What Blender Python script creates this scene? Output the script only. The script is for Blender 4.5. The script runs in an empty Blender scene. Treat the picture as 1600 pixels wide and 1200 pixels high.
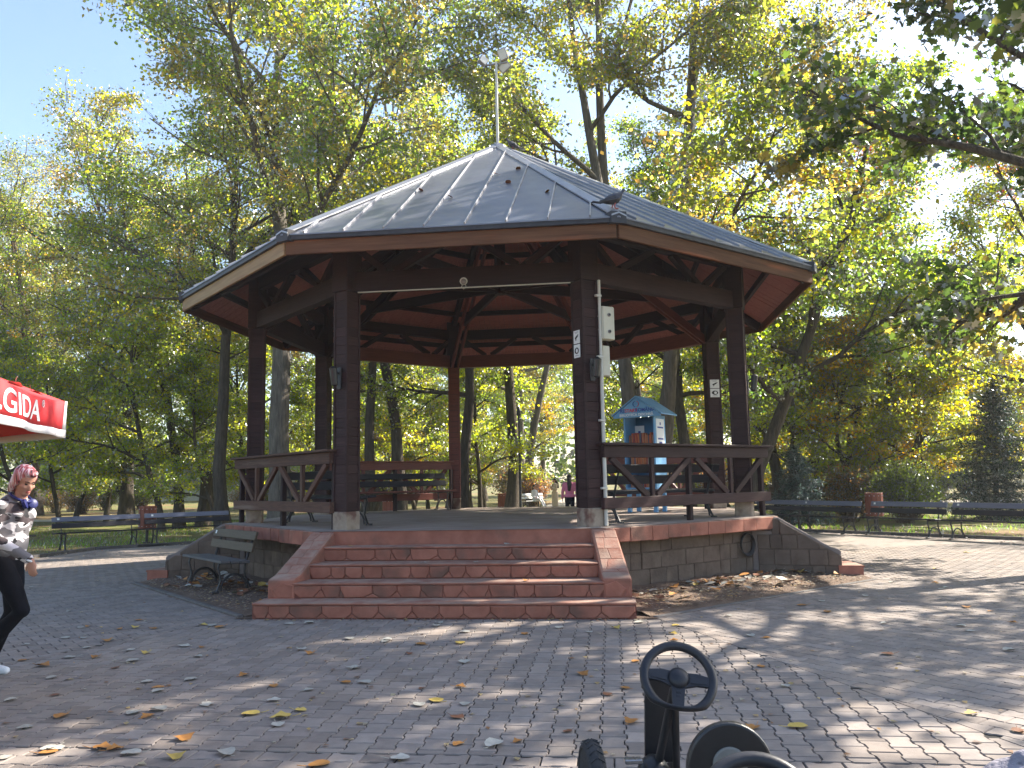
import bpy, math, random
import numpy as np
from mathutils import Vector, Matrix, Euler

sc = bpy.context.scene
col = sc.collection
R = math.radians
PI = math.pi

# ------------------------------------------------------------------ camera, sky, sun, exposure
cam_d = bpy.data.cameras.new('camera')
cam = bpy.data.objects.new('camera', cam_d)
col.objects.link(cam)
cam_d.sensor_fit = 'HORIZONTAL'
cam_d.sensor_width = 36.0
cam_d.lens = 36.0 * 1294.9 / 1600.0
cam_d.clip_start = 0.05
cam_d.clip_end = 3000.0
EYE = 1.52
PITCH = 0.11625
ROLL = 0.0192
cam.matrix_world = (Matrix.Translation((0, 0, EYE)) @ Matrix.Rotation(PI / 2 + PITCH, 4, 'X')
                    @ Matrix.Rotation(-ROLL, 4, 'Z'))
sc.camera = cam

SUN_AZ, SUN_EL = 63.0, 38.0
world = bpy.data.worlds.new('World')
sc.world = world
world.use_nodes = True
wn = world.node_tree
sky = wn.nodes.new('ShaderNodeTexSky')
sky.sky_type = 'NISHITA'
sky.sun_disc = False
sky.sun_elevation = R(SUN_EL)
sky.sun_rotation = R(SUN_AZ)
sky.air_density = 1.0
sky.dust_density = 1.2
sky.ozone_density = 1.0
wn.links.new(sky.outputs[0], wn.nodes['Background'].inputs[0])
wn.nodes['Background'].inputs[1].default_value = 0.108

sun_d = bpy.data.lights.new('sun', 'SUN')
sun_d.energy = 4.9
sun_d.angle = R(0.53)
sun_d.color = (1.0, 0.92, 0.80)
sun = bpy.data.objects.new('sun', sun_d)
col.objects.link(sun)
_sv = Vector((math.cos(R(SUN_EL)) * math.sin(R(SUN_AZ)), math.cos(R(SUN_EL)) * math.cos(R(SUN_AZ)), math.sin(R(SUN_EL))))
sun.rotation_euler = _sv.to_track_quat('Z', 'Y').to_euler()
sun.location = (30, 20, 30)

vs = sc.view_settings
vs.view_transform = 'Standard'
vs.look = 'None'
vs.exposure = 1.75
vs.gamma = 1.0
vs.use_curve_mapping = False
try:
    sc.cycles.max_bounces = 8
    sc.cycles.diffuse_bounces = 5
    sc.cycles.glossy_bounces = 3
    sc.cycles.transmission_bounces = 6
    sc.cycles.use_denoising = True
    sc.cycles.caustics_reflective = False
    sc.cycles.caustics_refractive = False
except Exception:
    pass

# ------------------------------------------------------------------ helpers
rnd = random.Random(7)


def tag(o, label=None, cat=None, group=None, kind=None):
    if label: o['label'] = label
    if cat: o['category'] = cat
    if group: o['group'] = group
    if kind: o['kind'] = kind
    return o


def empty(name, loc=(0, 0, 0), rz=0.0, parent=None):
    o = bpy.data.objects.new(name, None)
    o.empty_display_size = 0.2
    col.objects.link(o)
    o.location = loc
    o.rotation_euler = (0, 0, rz)
    if parent: o.parent = parent
    return o


def thing(name, label, cat, loc=(0, 0, 0), rz=0.0, group=None):
    return tag(empty(name, loc, rz), label, cat, group)


def link(name, mesh, parent=None, mw=None):
    o = bpy.data.objects.new(name, mesh)
    col.objects.link(o)
    if parent: o.parent = parent
    if mw is not None: o.matrix_local = mw
    return o


def copy_tree(o, parent=None):
    c = o.copy()
    col.objects.link(c)
    if parent is not None: c.parent = parent
    for ch in list(o.children):
        copy_tree(ch, c)
    return c


def basis(d, up=(0, 0, 1)):
    x = Vector(d).normalized()
    z = Vector(up)
    z = z - x * z.dot(x)
    if z.length < 1e-4:
        z = Vector((0, 1, 0)) - x * x.y
    z.normalize()
    y = z.cross(x)
    return x, y, z


def mat_from(x, y, z, o):
    return Matrix(((x[0], y[0], z[0], o[0]), (x[1], y[1], z[1], o[1]), (x[2], y[2], z[2], o[2]), (0, 0, 0, 1)))


def chamfer_box(sx, sy, sz, c):
    """corner at centre; returns verts, faces"""
    hx, hy, hz = sx / 2, sy / 2, sz / 2
    c = min(c, hx * .45, hy * .45, hz * .45)
    V, F, idx = [], [], {}
    for i in (-1, 1):
        for j in (-1, 1):
            for k in (-1, 1):
                for a in range(3):
                    p = [i * hx, j * hy, k * hz]
                    for b in range(3):
                        if b != a: p[b] -= (i, j, k)[b] * c
                    idx[(i, j, k, a)] = len(V)
                    V.append(tuple(p))
    for a in range(3):
        b, d = [(1, 2), (2, 0), (0, 1)][a]
        for s in (-1, 1):
            q = []
            for (t, u) in ((-1, -1), (1, -1), (1, 1), (-1, 1)):
                k = [0, 0, 0]; k[a] = s; k[b] = t; k[d] = u
                q.append(idx[(*k, a)])
            F.append(q if s > 0 else q[::-1])
    for a in range(3):      # edges along axis a
        b, d = [(1, 2), (2, 0), (0, 1)][a]
        for t in (-1, 1):
            for u in (-1, 1):
                k0 = [0, 0, 0]; k0[a] = -1; k0[b] = t; k0[d] = u
                k1 = list(k0); k1[a] = 1
                q = [idx[(*k0, b)], idx[(*k0, d)], idx[(*k1, d)], idx[(*k1, b)]]
                F.append(q if t * u < 0 else q[::-1])
    for i in (-1, 1):
        for j in (-1, 1):
            for k in (-1, 1):
                q = [idx[(i, j, k, a)] for a in range(3)]
                F.append(q if i * j * k > 0 else q[::-1])
    return V, F


class MB:
    def __init__(self):
        self.v, self.f, self.m = [], [], []

    def add(self, V, F, M=None, mi=0):
        n = len(self.v)
        if M is not None:
            V = [tuple(M @ Vector(p)) for p in V]
        self.v.extend([tuple(p) for p in V])
        for q in F:
            self.f.append([i + n for i in q]); self.m.append(mi)

    def box(self, c, s, rz=0.0, ch=0.004, M=None, mi=0):
        V, F = chamfer_box(*s, ch)
        T = Matrix.Translation(c) @ Matrix.Rotation(rz, 4, 'Z')
        if M is not None: T = M @ T
        self.add(V, F, T, mi)

    def bar(self, p0, p1, w, h, up=(0, 0, 1), ch=0.004, mi=0):
        p0, p1 = Vector(p0), Vector(p1)
        x, y, z = basis(p1 - p0, up)
        V, F = chamfer_box((p1 - p0).length, w, h, ch)
        self.add(V, F, mat_from(x, y, z, (p0 + p1) / 2), mi)

    def tube(self, pts, rad, n=8, cap=True, flat=None, mi=0):
        pts = [Vector(p) for p in pts]
        if not hasattr(rad, '__len__'): rad = [rad] * len(pts)
        V, F = [], []
        ref = None
        for i, p in enumerate(pts):
            d = (pts[min(i + 1, len(pts) - 1)] - pts[max(i - 1, 0)])
            if d.length < 1e-9: d = Vector((0, 0, 1))
            d.normalize()
            if ref is None:
                ref = Vector((0, 0, 1)) if abs(d.z) < .9 else Vector((1, 0, 0))
            a = d.cross(ref)
            if a.length < 1e-5: a = d.orthogonal()
            a.normalize()
            b = a.cross(d)
            ref = b
            for k in range(n):
                t = 2 * PI * k / n
                r = rad[i]
                fa, fb = (1, 1) if flat is None else flat
                V.append(tuple(p + a * (math.cos(t) * r * fa) + b * (math.sin(t) * r * fb)))
        for i in range(len(pts) - 1):
            for k in range(n):
                k2 = (k + 1) % n
                F.append([i * n + k, i * n + k2, (i + 1) * n + k2, (i + 1) * n + k])
        if cap:
            F.append(list(range(n))[::-1])
            F.append([(len(pts) - 1) * n + k for k in range(n)])
        F = [q[::-1] for q in F]
        self.add(V, F, None, mi)

    def lathe(self, prof, n=16, M=None, mi=0):
        V, F = [], []
        for (r, z) in prof:
            for k in range(n):
                t = 2 * PI * k / n
                V.append((r * math.cos(t), r * math.sin(t), z))
        for i in range(len(prof) - 1):
            for k in range(n):
                k2 = (k + 1) % n
                F.append([i * n + k, i * n + k2, (i + 1) * n + k2, (i + 1) * n + k])
        F.append(list(range(n))[::-1])
        F.append([(len(prof) - 1) * n + k for k in range(n)])
        self.add(V, F, M, mi)

    def torus(self, c, Rm, r, n=32, m=10, M=None, mi=0, squash=None):
        V, F = [], []
        for i in range(n):
            t = 2 * PI * i / n
            for k in range(m):
                s = 2 * PI * k / m
                x = (Rm + r * math.cos(s)) * math.cos(t)
                y = (Rm + r * math.cos(s)) * math.sin(t)
                if squash: x, y = squash(x, y)
                V.append((x, y, r * math.sin(s)))
        for i in range(n):
            for k in range(m):
                i2, k2 = (i + 1) % n, (k + 1) % m
                F.append([i * m + k, i2 * m + k, i2 * m + k2, i * m + k2])
        T = Matrix.Translation(c)
        if M is not None: T = T @ M
        self.add(V, F, T, mi)

    def ell(self, c, r, M=None, n=14, m=9, mi=0):
        V, F = [], []
        if not hasattr(r, '__len__'): r = (r, r, r)
        for j in range(1, m):
            p = PI * j / m
            for k in range(n):
                t = 2 * PI * k / n
                V.append((r[0] * math.sin(p) * math.cos(t), r[1] * math.sin(p) * math.sin(t), r[2] * math.cos(p)))
        top = len(V); V.append((0, 0, r[2]))
        bot = len(V); V.append((0, 0, -r[2]))
        for j in range(m - 2):
            for k in range(n):
                k2 = (k + 1) % n
                F.append([j * n + k, (j + 1) * n + k, (j + 1) * n + k2, j * n + k2])
        for k in range(n):
            k2 = (k + 1) % n
            F.append([top, k, k2])
            F.append([bot, (m - 2) * n + k2, (m - 2) * n + k])
        T = Matrix.Translation(c)
        if M is not None: T = T @ M
        self.add(V, F, T, mi)

    def limb(self, pts, rad, n=12):
        """closed tapered capsule through points"""
        pts = [Vector(p) for p in pts]
        self.tube(pts, rad, n)
        for p, r in zip(pts, rad):
            self.ell(p, r * .995, None, n, 8)

    def prism(self, poly, ext, mi=0):
        """poly: list of 3-D points (planar), ext: extrusion vector"""
        e = Vector(ext)
        n = len(poly)
        P = [Vector(p) for p in poly]
        nrm = Vector((0, 0, 0))
        for i in range(n):
            nrm += (P[i] - P[0]).cross(P[(i + 1) % n] - P[0])
        if nrm.dot(e) > 0: P = P[::-1]
        V = [tuple(p) for p in P] + [tuple(p + e) for p in P]
        F = [list(range(n)), list(range(n, 2 * n))[::-1]]
        for i in range(n):
            j = (i + 1) % n
            F.append([i, i + n, j + n, j])
        F = [q[::-1] if False else q for q in F]
        self.add(V, F, None, mi)

    def mesh(self, name, mats=None, smooth=False):
        me = bpy.data.meshes.new(name)
        me.from_pydata(self.v, [], self.f)
        if mats is not None:
            for m in (mats if isinstance(mats, (list, tuple)) else [mats]):
                me.materials.append(m)
            if isinstance(mats, (list, tuple)) and len(mats) > 1:
                me.polygons.foreach_set('material_index', self.m)
        if smooth:
            me.polygons.foreach_set('use_smooth', [True] * len(me.polygons))
            try:
                if smooth is not True: me.set_sharp_from_angle(angle=R(smooth))
            except Exception:
                pass
        me.update()
        return me

    def build(self, name, mat, parent=None, smooth=False, mw=None):
        return link(name, self.mesh(name, mat, smooth), parent, mw)


_bc = {}


def beam(name, p0, p1, w, h, mat, parent, up=(0, 0, 1), ch=0.006):
    """a timber with its own local frame: X along the grain"""
    p0, p1 = Vector(p0), Vector(p1)
    L = (p1 - p0).length
    key = (round(L, 4), w, h, mat.name, ch)
    if key not in _bc:
        b = MB()
        V, F = chamfer_box(L, w, h, ch)
        b.add(V, F)
        _bc[key] = b.mesh(name, mat)
    x, y, z = basis(p1 - p0, up)
    return link(name, _bc[key], parent, mat_from(x, y, z, (p0 + p1) / 2))


def clip(poly, n, d):
    """keep the part of a 2-D polygon with n.p <= d"""
    out = []
    for i in range(len(poly)):
        a, b = poly[i], poly[(i + 1) % len(poly)]
        da, db = n[0] * a[0] + n[1] * a[1] - d, n[0] * b[0] + n[1] * b[1] - d
        if da <= 0: out.append(a)
        if (da < 0 < db) or (db < 0 < da):
            t = da / (da - db)
            out.append((a[0] + (b[0] - a[0]) * t, a[1] + (b[1] - a[1]) * t))
    return out


def area2(p):
    return .5 * sum(p[i][0] * p[(i + 1) % len(p)][1] - p[(i + 1) % len(p)][0] * p[i][1] for i in range(len(p)))


def inset_convex(p, g):
    """inset a convex ccw polygon by g"""
    out = list(p)
    if area2(out) < 0: out = out[::-1]
    base = list(out)
    for i in range(len(base)):
        a, b = base[i], base[(i + 1) % len(base)]
        dx, dy = b[0] - a[0], b[1] - a[1]
        L = math.hypot(dx, dy)
        if L < 1e-6: continue
        n = (dy / L, -dx / L)
        out = clip(out, n, n[0] * a[0] + n[1] * a[1] - g)
        if len(out) < 3: return []
    return out


def stone_mesh(b, poly, to3, depth, g=0.006, ch=0.012):
    """a stone with a chamfered face; poly in 2-D, to3(u, v, w) -> 3-D (w is outwards)"""
    o = inset_convex(poly, g)
    if len(o) < 3: return False
    i = inset_convex(poly, g + ch)
    n = len(o)
    if len(i) != n or abs(area2(i)) < 1e-5:
        i = None
    V = [to3(p[0], p[1], 0) for p in o] + [to3(p[0], p[1], depth * .55) for p in o]
    F = [[k, (k + 1) % n, n + (k + 1) % n, n + k] for k in range(n)]
    if i:
        V += [to3(p[0], p[1], depth) for p in i]
        F += [[n + k, n + (k + 1) % n, 2 * n + (k + 1) % n, 2 * n + k] for k in range(n)]
        F.append(list(range(2 * n, 3 * n)))
    else:
        F.append(list(range(n, 2 * n)))
    b.add(V, F)
    return True


def text_mesh(name, s, size, mat, extrude=0.002, align='CENTER', bold=0.0):
    cu = bpy.data.curves.new(name, 'FONT')
    cu.body = s
    cu.size = size
    cu.align_x = align
    cu.align_y = 'CENTER'
    cu.extrude = extrude
    cu.offset = bold
    o = bpy.data.objects.new(name, cu)
    col.objects.link(o)
    dg = bpy.context.evaluated_depsgraph_get()
    me = bpy.data.meshes.new_from_object(o.evaluated_get(dg))
    bpy.data.objects.remove(o)
    me.name = name
    me.materials.clear()
    me.materials.append(mat)
    return me


# ------------------------------------------------------------------ materials
def mk(name, c1, c2=None, scale=6.0, stretch=(1, 1, 1), rough=0.75, bump=0.25, bscale=None, spec=0.3, rv=0.0,
       metal=0.0, tint=False, c3=None, s3=1.5, t3=(0.5, 0.62), bdist=0.01, coat=0.0, up=None, sheen=0.0, contrast=(0.3, 0.7)):
    m = bpy.data.materials.new(name)
    m.use_nodes = True
    nt = m.node_tree
    N, L = nt.nodes, nt.links
    P = N['Principled BSDF']
    P.inputs['Roughness'].default_value = rough
    P.inputs['Specular IOR Level'].default_value = spec
    P.inputs['Metallic'].default_value = metal
    P.inputs['Coat Weight'].default_value = coat
    tc = N.new('ShaderNodeTexCoord')
    oi = N.new('ShaderNodeObjectInfo')
    mp = N.new('ShaderNodeMapping')
    mp.inputs['Scale'].default_value = stretch
    L.new(tc.outputs['Object'], mp.inputs['Vector'])
    off = N.new('ShaderNodeVectorMath'); off.operation = 'MULTIPLY_ADD'
    cmb = N.new('ShaderNodeCombineXYZ')
    for k in range(3): L.new(oi.outputs['Random'], cmb.inputs[k])
    off.inputs[1].default_value = (17.0, 29.0, 11.0)
    L.new(cmb.outputs[0], off.inputs[0])
    L.new(mp.outputs[0], off.inputs[2])
    nz = N.new('ShaderNodeTexNoise')
    nz.inputs['Scale'].default_value = scale
    nz.inputs['Detail'].default_value = 7.0
    nz.inputs['Roughness'].default_value = 0.62
    L.new(off.outputs[0], nz.inputs['Vector'])
    cr = N.new('ShaderNodeValToRGB')
    cr.color_ramp.elements[0].position = contrast[0]
    cr.color_ramp.elements[1].position = contrast[1]
    cr.color_ramp.elements[0].color = (*c1, 1)
    cr.color_ramp.elements[1].color = (*(c2 or c1), 1)
    L.new(nz.outputs['Fac'], cr.inputs['Fac'])
    out = cr.outputs['Color']
    if c3 is not None:
        n3 = N.new('ShaderNodeTexNoise')
        n3.inputs['Scale'].default_value = s3
        n3.inputs['Detail'].default_value = 5.0
        L.new(off.outputs[0], n3.inputs['Vector'])
        r3 = N.new('ShaderNodeMapRange')
        r3.inputs['From Min'].default_value = t3[0]
        r3.inputs['From Max'].default_value = t3[1]
        L.new(n3.outputs['Fac'], r3.inputs['Value'])
        mx = N.new('ShaderNodeMix'); mx.data_type = 'RGBA'
        L.new(r3.outputs[0], mx.inputs['Factor'])
        L.new(out, mx.inputs['A'])
        mx.inputs['B'].default_value = (*c3, 1)
        out = mx.outputs['Result']
    if up is not None:      # dust that settles on faces that look up
        ge = N.new('ShaderNodeNewGeometry')
        sp = N.new('ShaderNodeSeparateXYZ')
        L.new(ge.outputs['Normal'], sp.inputs[0])
        mr = N.new('ShaderNodeMapRange')
        mr.inputs['From Min'].default_value = 0.6
        mr.inputs['From Max'].default_value = 0.95
        mr.inputs['To Max'].default_value = up[1]
        L.new(sp.outputs['Z'], mr.inputs['Value'])
        mu = N.new('ShaderNodeMath'); mu.operation = 'MULTIPLY'
        mr2 = N.new('ShaderNodeMapRange')
        mr2.inputs['From Min'].default_value = 0.3
        mr2.inputs['From Max'].default_value = 0.6
        L.new(nz.outputs['Fac'], mr2.inputs['Value'])
        L.new(mr.outputs[0], mu.inputs[0]); L.new(mr2.outputs[0], mu.inputs[1])
        mx = N.new('ShaderNodeMix'); mx.data_type = 'RGBA'
        L.new(mu.outputs[0], mx.inputs['Factor'])
        L.new(out, mx.inputs['A'])
        mx.inputs['B'].default_value = (*up[0], 1)
        out = mx.outputs['Result']
    if tint:
        at = N.new('ShaderNodeAttribute'); at.attribute_name = 'tint'
        mx = N.new('ShaderNodeMix'); mx.data_type = 'RGBA'; mx.blend_type = 'MULTIPLY'
        mx.inputs['Factor'].default_value = 1.0
        L.new(out, mx.inputs['A']); L.new(at.outputs['Color'], mx.inputs['B'])
        out = mx.outputs['Result']
    if rv:
        hs = N.new('ShaderNodeHueSaturation')
        mr = N.new('ShaderNodeMapRange')
        mr.inputs['To Min'].default_value = 1 - rv
        mr.inputs['To Max'].default_value = 1 + rv
        L.new(oi.outputs['Random'], mr.inputs['Value'])
        L.new(mr.outputs[0], hs.inputs['Value'])
        L.new(out, hs.inputs['Color'])
        out = hs.outputs['Color']
    L.new(out, P.inputs['Base Color'])
    if bump:
        nb = N.new('ShaderNodeTexNoise')
        nb.inputs['Scale'].default_value = bscale or scale * 6
        nb.inputs['Detail'].default_value = 6.0
        L.new(off.outputs[0], nb.inputs['Vector'])
        bp = N.new('ShaderNodeBump')
        bp.inputs['Strength'].default_value = bump
        bp.inputs['Distance'].default_value = bdist
        L.new(nb.outputs['Fac'], bp.inputs['Height'])
        L.new(bp.outputs[0], P.inputs['Normal'])
        rr = N.new('ShaderNodeMapRange')
        rr.inputs['To Min'].default_value = max(0.05, rough - .1)
        rr.inputs['To Max'].default_value = min(1, rough + .1)
        L.new(nb.outputs['Fac'], rr.inputs['Value'])
        L.new(rr.outputs[0], P.inputs['Roughness'])
    return m


WG = (0.7, 9, 9)
M = {}
M['paver'] = mk('paver', (.212, .178, .156), (.285, .244, .216), 11, rough=.85, bump=.35, bscale=90, tint=True, rv=.12, c3=(.31, .255, .21), s3=.9, t3=(.52, .75), bdist=.004)
M['joint_sand'] = mk('joint_sand', (.022, .02, .018), (.05, .045, .04), 20, rough=.95, bump=.3)
M['soil'] = mk('soil', (.10, .065, .045), (.20, .14, .10), 5, rough=.95, bump=.8, bscale=40, bdist=.03)
M['grass_soil'] = mk('grass_soil', (.085, .12, .026), (.20, .155, .065), .55, rough=.95, bump=.6, bscale=30, bdist=.03, c3=(.20, .13, .06), s3=.25, t3=(.5, .62))
M['path'] = mk('path', (.30, .27, .23), (.42, .38, .33), 2, rough=.95, bump=.3)
M['red_conc'] = mk('red_conc', (.24, .090, .060), (.37, .150, .102), 4.5, rough=.88, bump=.5, bscale=45, rv=.10, c3=(.165, .085, .062), s3=2.2, t3=(.52, .68), up=((.36, .26, .20), .9), bdist=.008)
M['red_joint'] = mk('red_joint', (.135, .050, .036), (.24, .090, .065), 9, rough=.95, bump=.4)
M['floor_conc'] = mk('floor_conc', (.24, .185, .155), (.39, .32, .275), 1.6, rough=.8, bump=.4, bscale=14, bdist=.012)
M['plinth_conc'] = mk('plinth_conc', (.24, .18, .13), (.38, .31, .24), 7, rough=.9, bump=.5, c3=(.15, .08, .06), s3=3)
M['grey_stone'] = mk('grey_stone', (.092, .066, .050), (.158, .118, .090), 5, rough=.9, bump=.7, bscale=30, rv=.16, c3=(.19, .14, .10), s3=2.4, t3=(.58, .72), bdist=.012)
M['mortar'] = mk('mortar', (.082, .060, .047), (.13, .098, .078), 8, rough=.95, bump=.5)
M['cap_conc'] = mk('cap_conc', (.15, .12, .11), (.24, .20, .18), 6, rough=.9, bump=.4)
M['kerb'] = mk('kerb', (.10, .092, .085), (.17, .155, .145), 8, rough=.9, bump=.4, rv=.1)
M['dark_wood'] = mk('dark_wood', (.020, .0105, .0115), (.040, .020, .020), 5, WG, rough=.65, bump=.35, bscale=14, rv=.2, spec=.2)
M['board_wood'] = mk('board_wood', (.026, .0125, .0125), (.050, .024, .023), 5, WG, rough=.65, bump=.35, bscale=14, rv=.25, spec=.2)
M['rail_wood'] = mk('rail_wood', (.066, .033, .024), (.135, .070, .047), 4.5, WG, rough=.7, bump=.4, bscale=14, rv=.18, spec=.2, c3=(.17, .115, .085), s3=1.2, t3=(.58, .75))
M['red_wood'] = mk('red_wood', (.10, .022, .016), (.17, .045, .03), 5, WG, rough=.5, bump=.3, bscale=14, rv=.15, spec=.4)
M['ceil_wood'] = mk('ceil_wood', (.27, .090, .072), (.43, .155, .125), 4, WG, rough=.6, bump=.3, bscale=12, rv=.1)
M['fascia_wood'] = mk('fascia_wood', (.080, .038, .022), (.155, .077, .043), 3, (.5, 8, 8), rough=.75, spec=.15, bump=.35, bscale=12, rv=.1, c3=(.28, .10, .05), s3=.8, t3=(.55, .7))
M['pale_fascia'] = mk('pale_fascia', (.21, .130, .058), (.36, .24, .115), 3, (.5, 8, 8), rough=.65, bump=.35, bscale=12, c3=(.22, .10, .05), s3=1.5, t3=(.62, .72))
M['roof_metal'] = mk('roof_metal', (.125, .130, .155), (.185, .190, .220), 1.2, (1, 1, 1), rough=.36, bump=.06, bscale=3, spec=.5, metal=.4, rv=.05, c3=(.145, .148, .17), s3=3.5, t3=(.6, .72))
M['roof_trim'] = mk('roof_trim', (.03, .03, .036), (.055, .055, .062), 6, rough=.5, bump=.1, metal=.2)
M['hip_metal'] = mk('hip_metal', (.28, .285, .31), (.38, .385, .41), 4, rough=.4, bump=.08, metal=.5)
M['iron'] = mk('iron', (.018, .018, .020), (.035, .033, .034), 9, rough=.5, bump=.25, spec=.5)
M['worn_iron'] = mk('worn_iron', (.08, .06, .05), (.16, .13, .11), 9, rough=.55, bump=.3, spec=.5)
M['bench_sky_sheen'] = mk('bench_sky_sheen', (.10, .11, .16), (.15, .16, .22), 5, WG, rough=.32, bump=.2, rv=.1, spec=.5)  # dark slat paint, lightened and blued to carry the sky's reflection in its colour
M['bench_black'] = mk('bench_black', (.012, .012, .018), (.026, .025, .032), 5, WG, rough=.55, bump=.2, spec=.25)
M['bench_olive'] = mk('bench_olive', (.062, .042, .022), (.10, .070, .040), 5, WG, rough=.55, bump=.25, rv=.1)
M['bench_grey'] = mk('bench_grey', (.075, .07, .068), (.14, .13, .125), 5, WG, rough=.6, bump=.3)
M['bench_white'] = mk('bench_white', (.6, .6, .58), (.75, .74, .72), 5, WG, rough=.6, bump=.2)
M['bin_wood'] = mk('bin_wood', (.16, .045, .028), (.26, .085, .05), 5, (9, 9, .7), rough=.6, bump=.3, rv=.15)
M['tag_white'] = mk('tag_white', (.7, .7, .68), (.8, .8, .78), 9, rough=.5, bump=0)
M['sign_black'] = mk('sign_black', (.02, .02, .02), None, rough=.5, bump=0)
M['grey_print'] = mk('grey_print', (.25, .25, .27), None, rough=.6, bump=0)
M['lib_blue'] = mk('lib_blue', (.12, .30, .52), (.165, .37, .60), 5, rough=.5, bump=.15, c3=(.18, .38, .58), s3=3)
M['lib_dark'] = mk('lib_dark', (.03, .13, .28), (.04, .16, .33), 5, rough=.5, bump=.1)
M['print_blue'] = mk('print_blue', (.02, .05, .30), None, rough=.5, bump=0)
M['print_red'] = mk('print_red', (.62, .03, .05), None, rough=.5, bump=0)
M['print_white'] = mk('print_white', (.78, .80, .82), None, rough=.5, bump=0)
M['cream'] = mk('cream', (.50, .47, .38), (.60, .57, .47), 4, rough=.5, bump=.1)
M['pipe'] = mk('pipe', (.46, .44, .38), (.58, .56, .50), 6, rough=.45, bump=.1)
M['mast'] = mk('mast', (.55, .54, .50), (.68, .67, .63), 6, rough=.45, bump=.05)
M['lamp_grey'] = mk('lamp_grey', (.22, .20, .20), (.32, .30, .30), 6, rough=.4, bump=.05, metal=.3)
M['steel'] = mk('steel', (.42, .42, .43), (.58, .58, .58), 12, rough=.3, bump=.1, metal=.9)
M['black_plastic'] = mk('black_plastic', (.012, .012, .014), (.022, .022, .025), 14, rough=.38, bump=.15, bscale=120, spec=.5, bdist=.002)
M['wheel_plastic'] = mk('wheel_plastic', (.016, .017, .022), (.028, .029, .036), 10, rough=.42, bump=.12, bscale=160, spec=.35, bdist=.002)
M['rubber'] = mk('rubber', (.022, .023, .026), (.045, .045, .048), 12, rough=.75, bump=.3)
M['kart_grey'] = mk('kart_grey', (.16, .16, .15), (.22, .22, .21), 8, rough=.5, bump=.05)
M['kart_yellow'] = mk('kart_yellow', (.50, .38, .10), None, rough=.4, bump=0)
M['fab_red'] = mk('fab_red', (.58, .035, .045), (.68, .055, .06), 3, rough=.7, bump=.2, bscale=140, bdist=.002)
M['fab_white'] = mk('fab_white', (.66, .64, .66), (.78, .76, .77), 4, rough=.8, bump=.25, bscale=140, bdist=.002)
M['bird'] = mk('bird', (.020, .022, .032), (.060, .064, .085), 14, rough=.5, bump=.3)
M['bird_pale'] = mk('bird_pale', (.10, .11, .14), (.18, .19, .23), 14, rough=.6, bump=.3)
M['pink_leg'] = mk('pink_leg', (.35, .10, .09), None, rough=.6, bump=0)
M['skin'] = mk('skin', (.46, .235, .165), (.54, .29, .21), 8, rough=.5, bump=.08, bscale=80, bdist=.001)
M['lip'] = mk('lip', (.38, .10, .09), None, rough=.4, bump=0)
M['eye'] = mk('eye', (.03, .02, .015), None, rough=.15, bump=0)
M['black_cloth'] = mk('black_cloth', (.006, .0065, .010), (.013, .0135, .019), 6, rough=.9, spec=.1, bump=.3, bscale=60, bdist=.004)
M['pink_cloth'] = mk('pink_cloth', (.62, .16, .26), (.72, .23, .33), 6, rough=.85, bump=.3, bscale=40)
M['beige_cloth'] = mk('beige_cloth', (.60, .46, .33), (.70, .56, .43), 6, rough=.85, bump=.3, bscale=40)
M['pale_cloth'] = mk('pale_cloth', (.50, .50, .52), (.64, .64, .66), 6, rough=.85, bump=.3, bscale=40)
M['dark_hair'] = mk('dark_hair', (.010, .007, .006), (.03, .02, .016), 9, (6, 6, .6), rough=.4, bump=.5, bscale=30)
M['shoe'] = mk('shoe', (.68, .70, .74), (.80, .81, .83), 10, rough=.6, bump=.15)
M['phones'] = mk('phones', (.015, .018, .09), (.025, .03, .14), 9, rough=.4, bump=.1)
M['bark'] = mk('bark', (.035, .028, .022), (.105, .085, .065), 4, (3, 3, .55), rough=.95, bump=1.0, bscale=11, bdist=.05, rv=.25)
M['bark_grey'] = mk('bark_grey', (.075, .065, .052), (.19, .165, .135), 4, (3, 3, .5), rough=.95, bump=1.0, bscale=10, bdist=.05, rv=.15)
M['bark_warm'] = mk('bark_warm', (.07, .045, .028), (.18, .12, .075), 4, (3, 3, .55), rough=.95, bump=1.0, bscale=11, bdist=.05, rv=.2)
M['wall_pale'] = mk('wall_pale', (.52, .54, .56), (.62, .63, .64), 1, rough=.8, bump=.1)
M['window_dark'] = mk('window_dark', (.05, .06, .07), None, rough=.15, bump=0, spec=.6)


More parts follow.
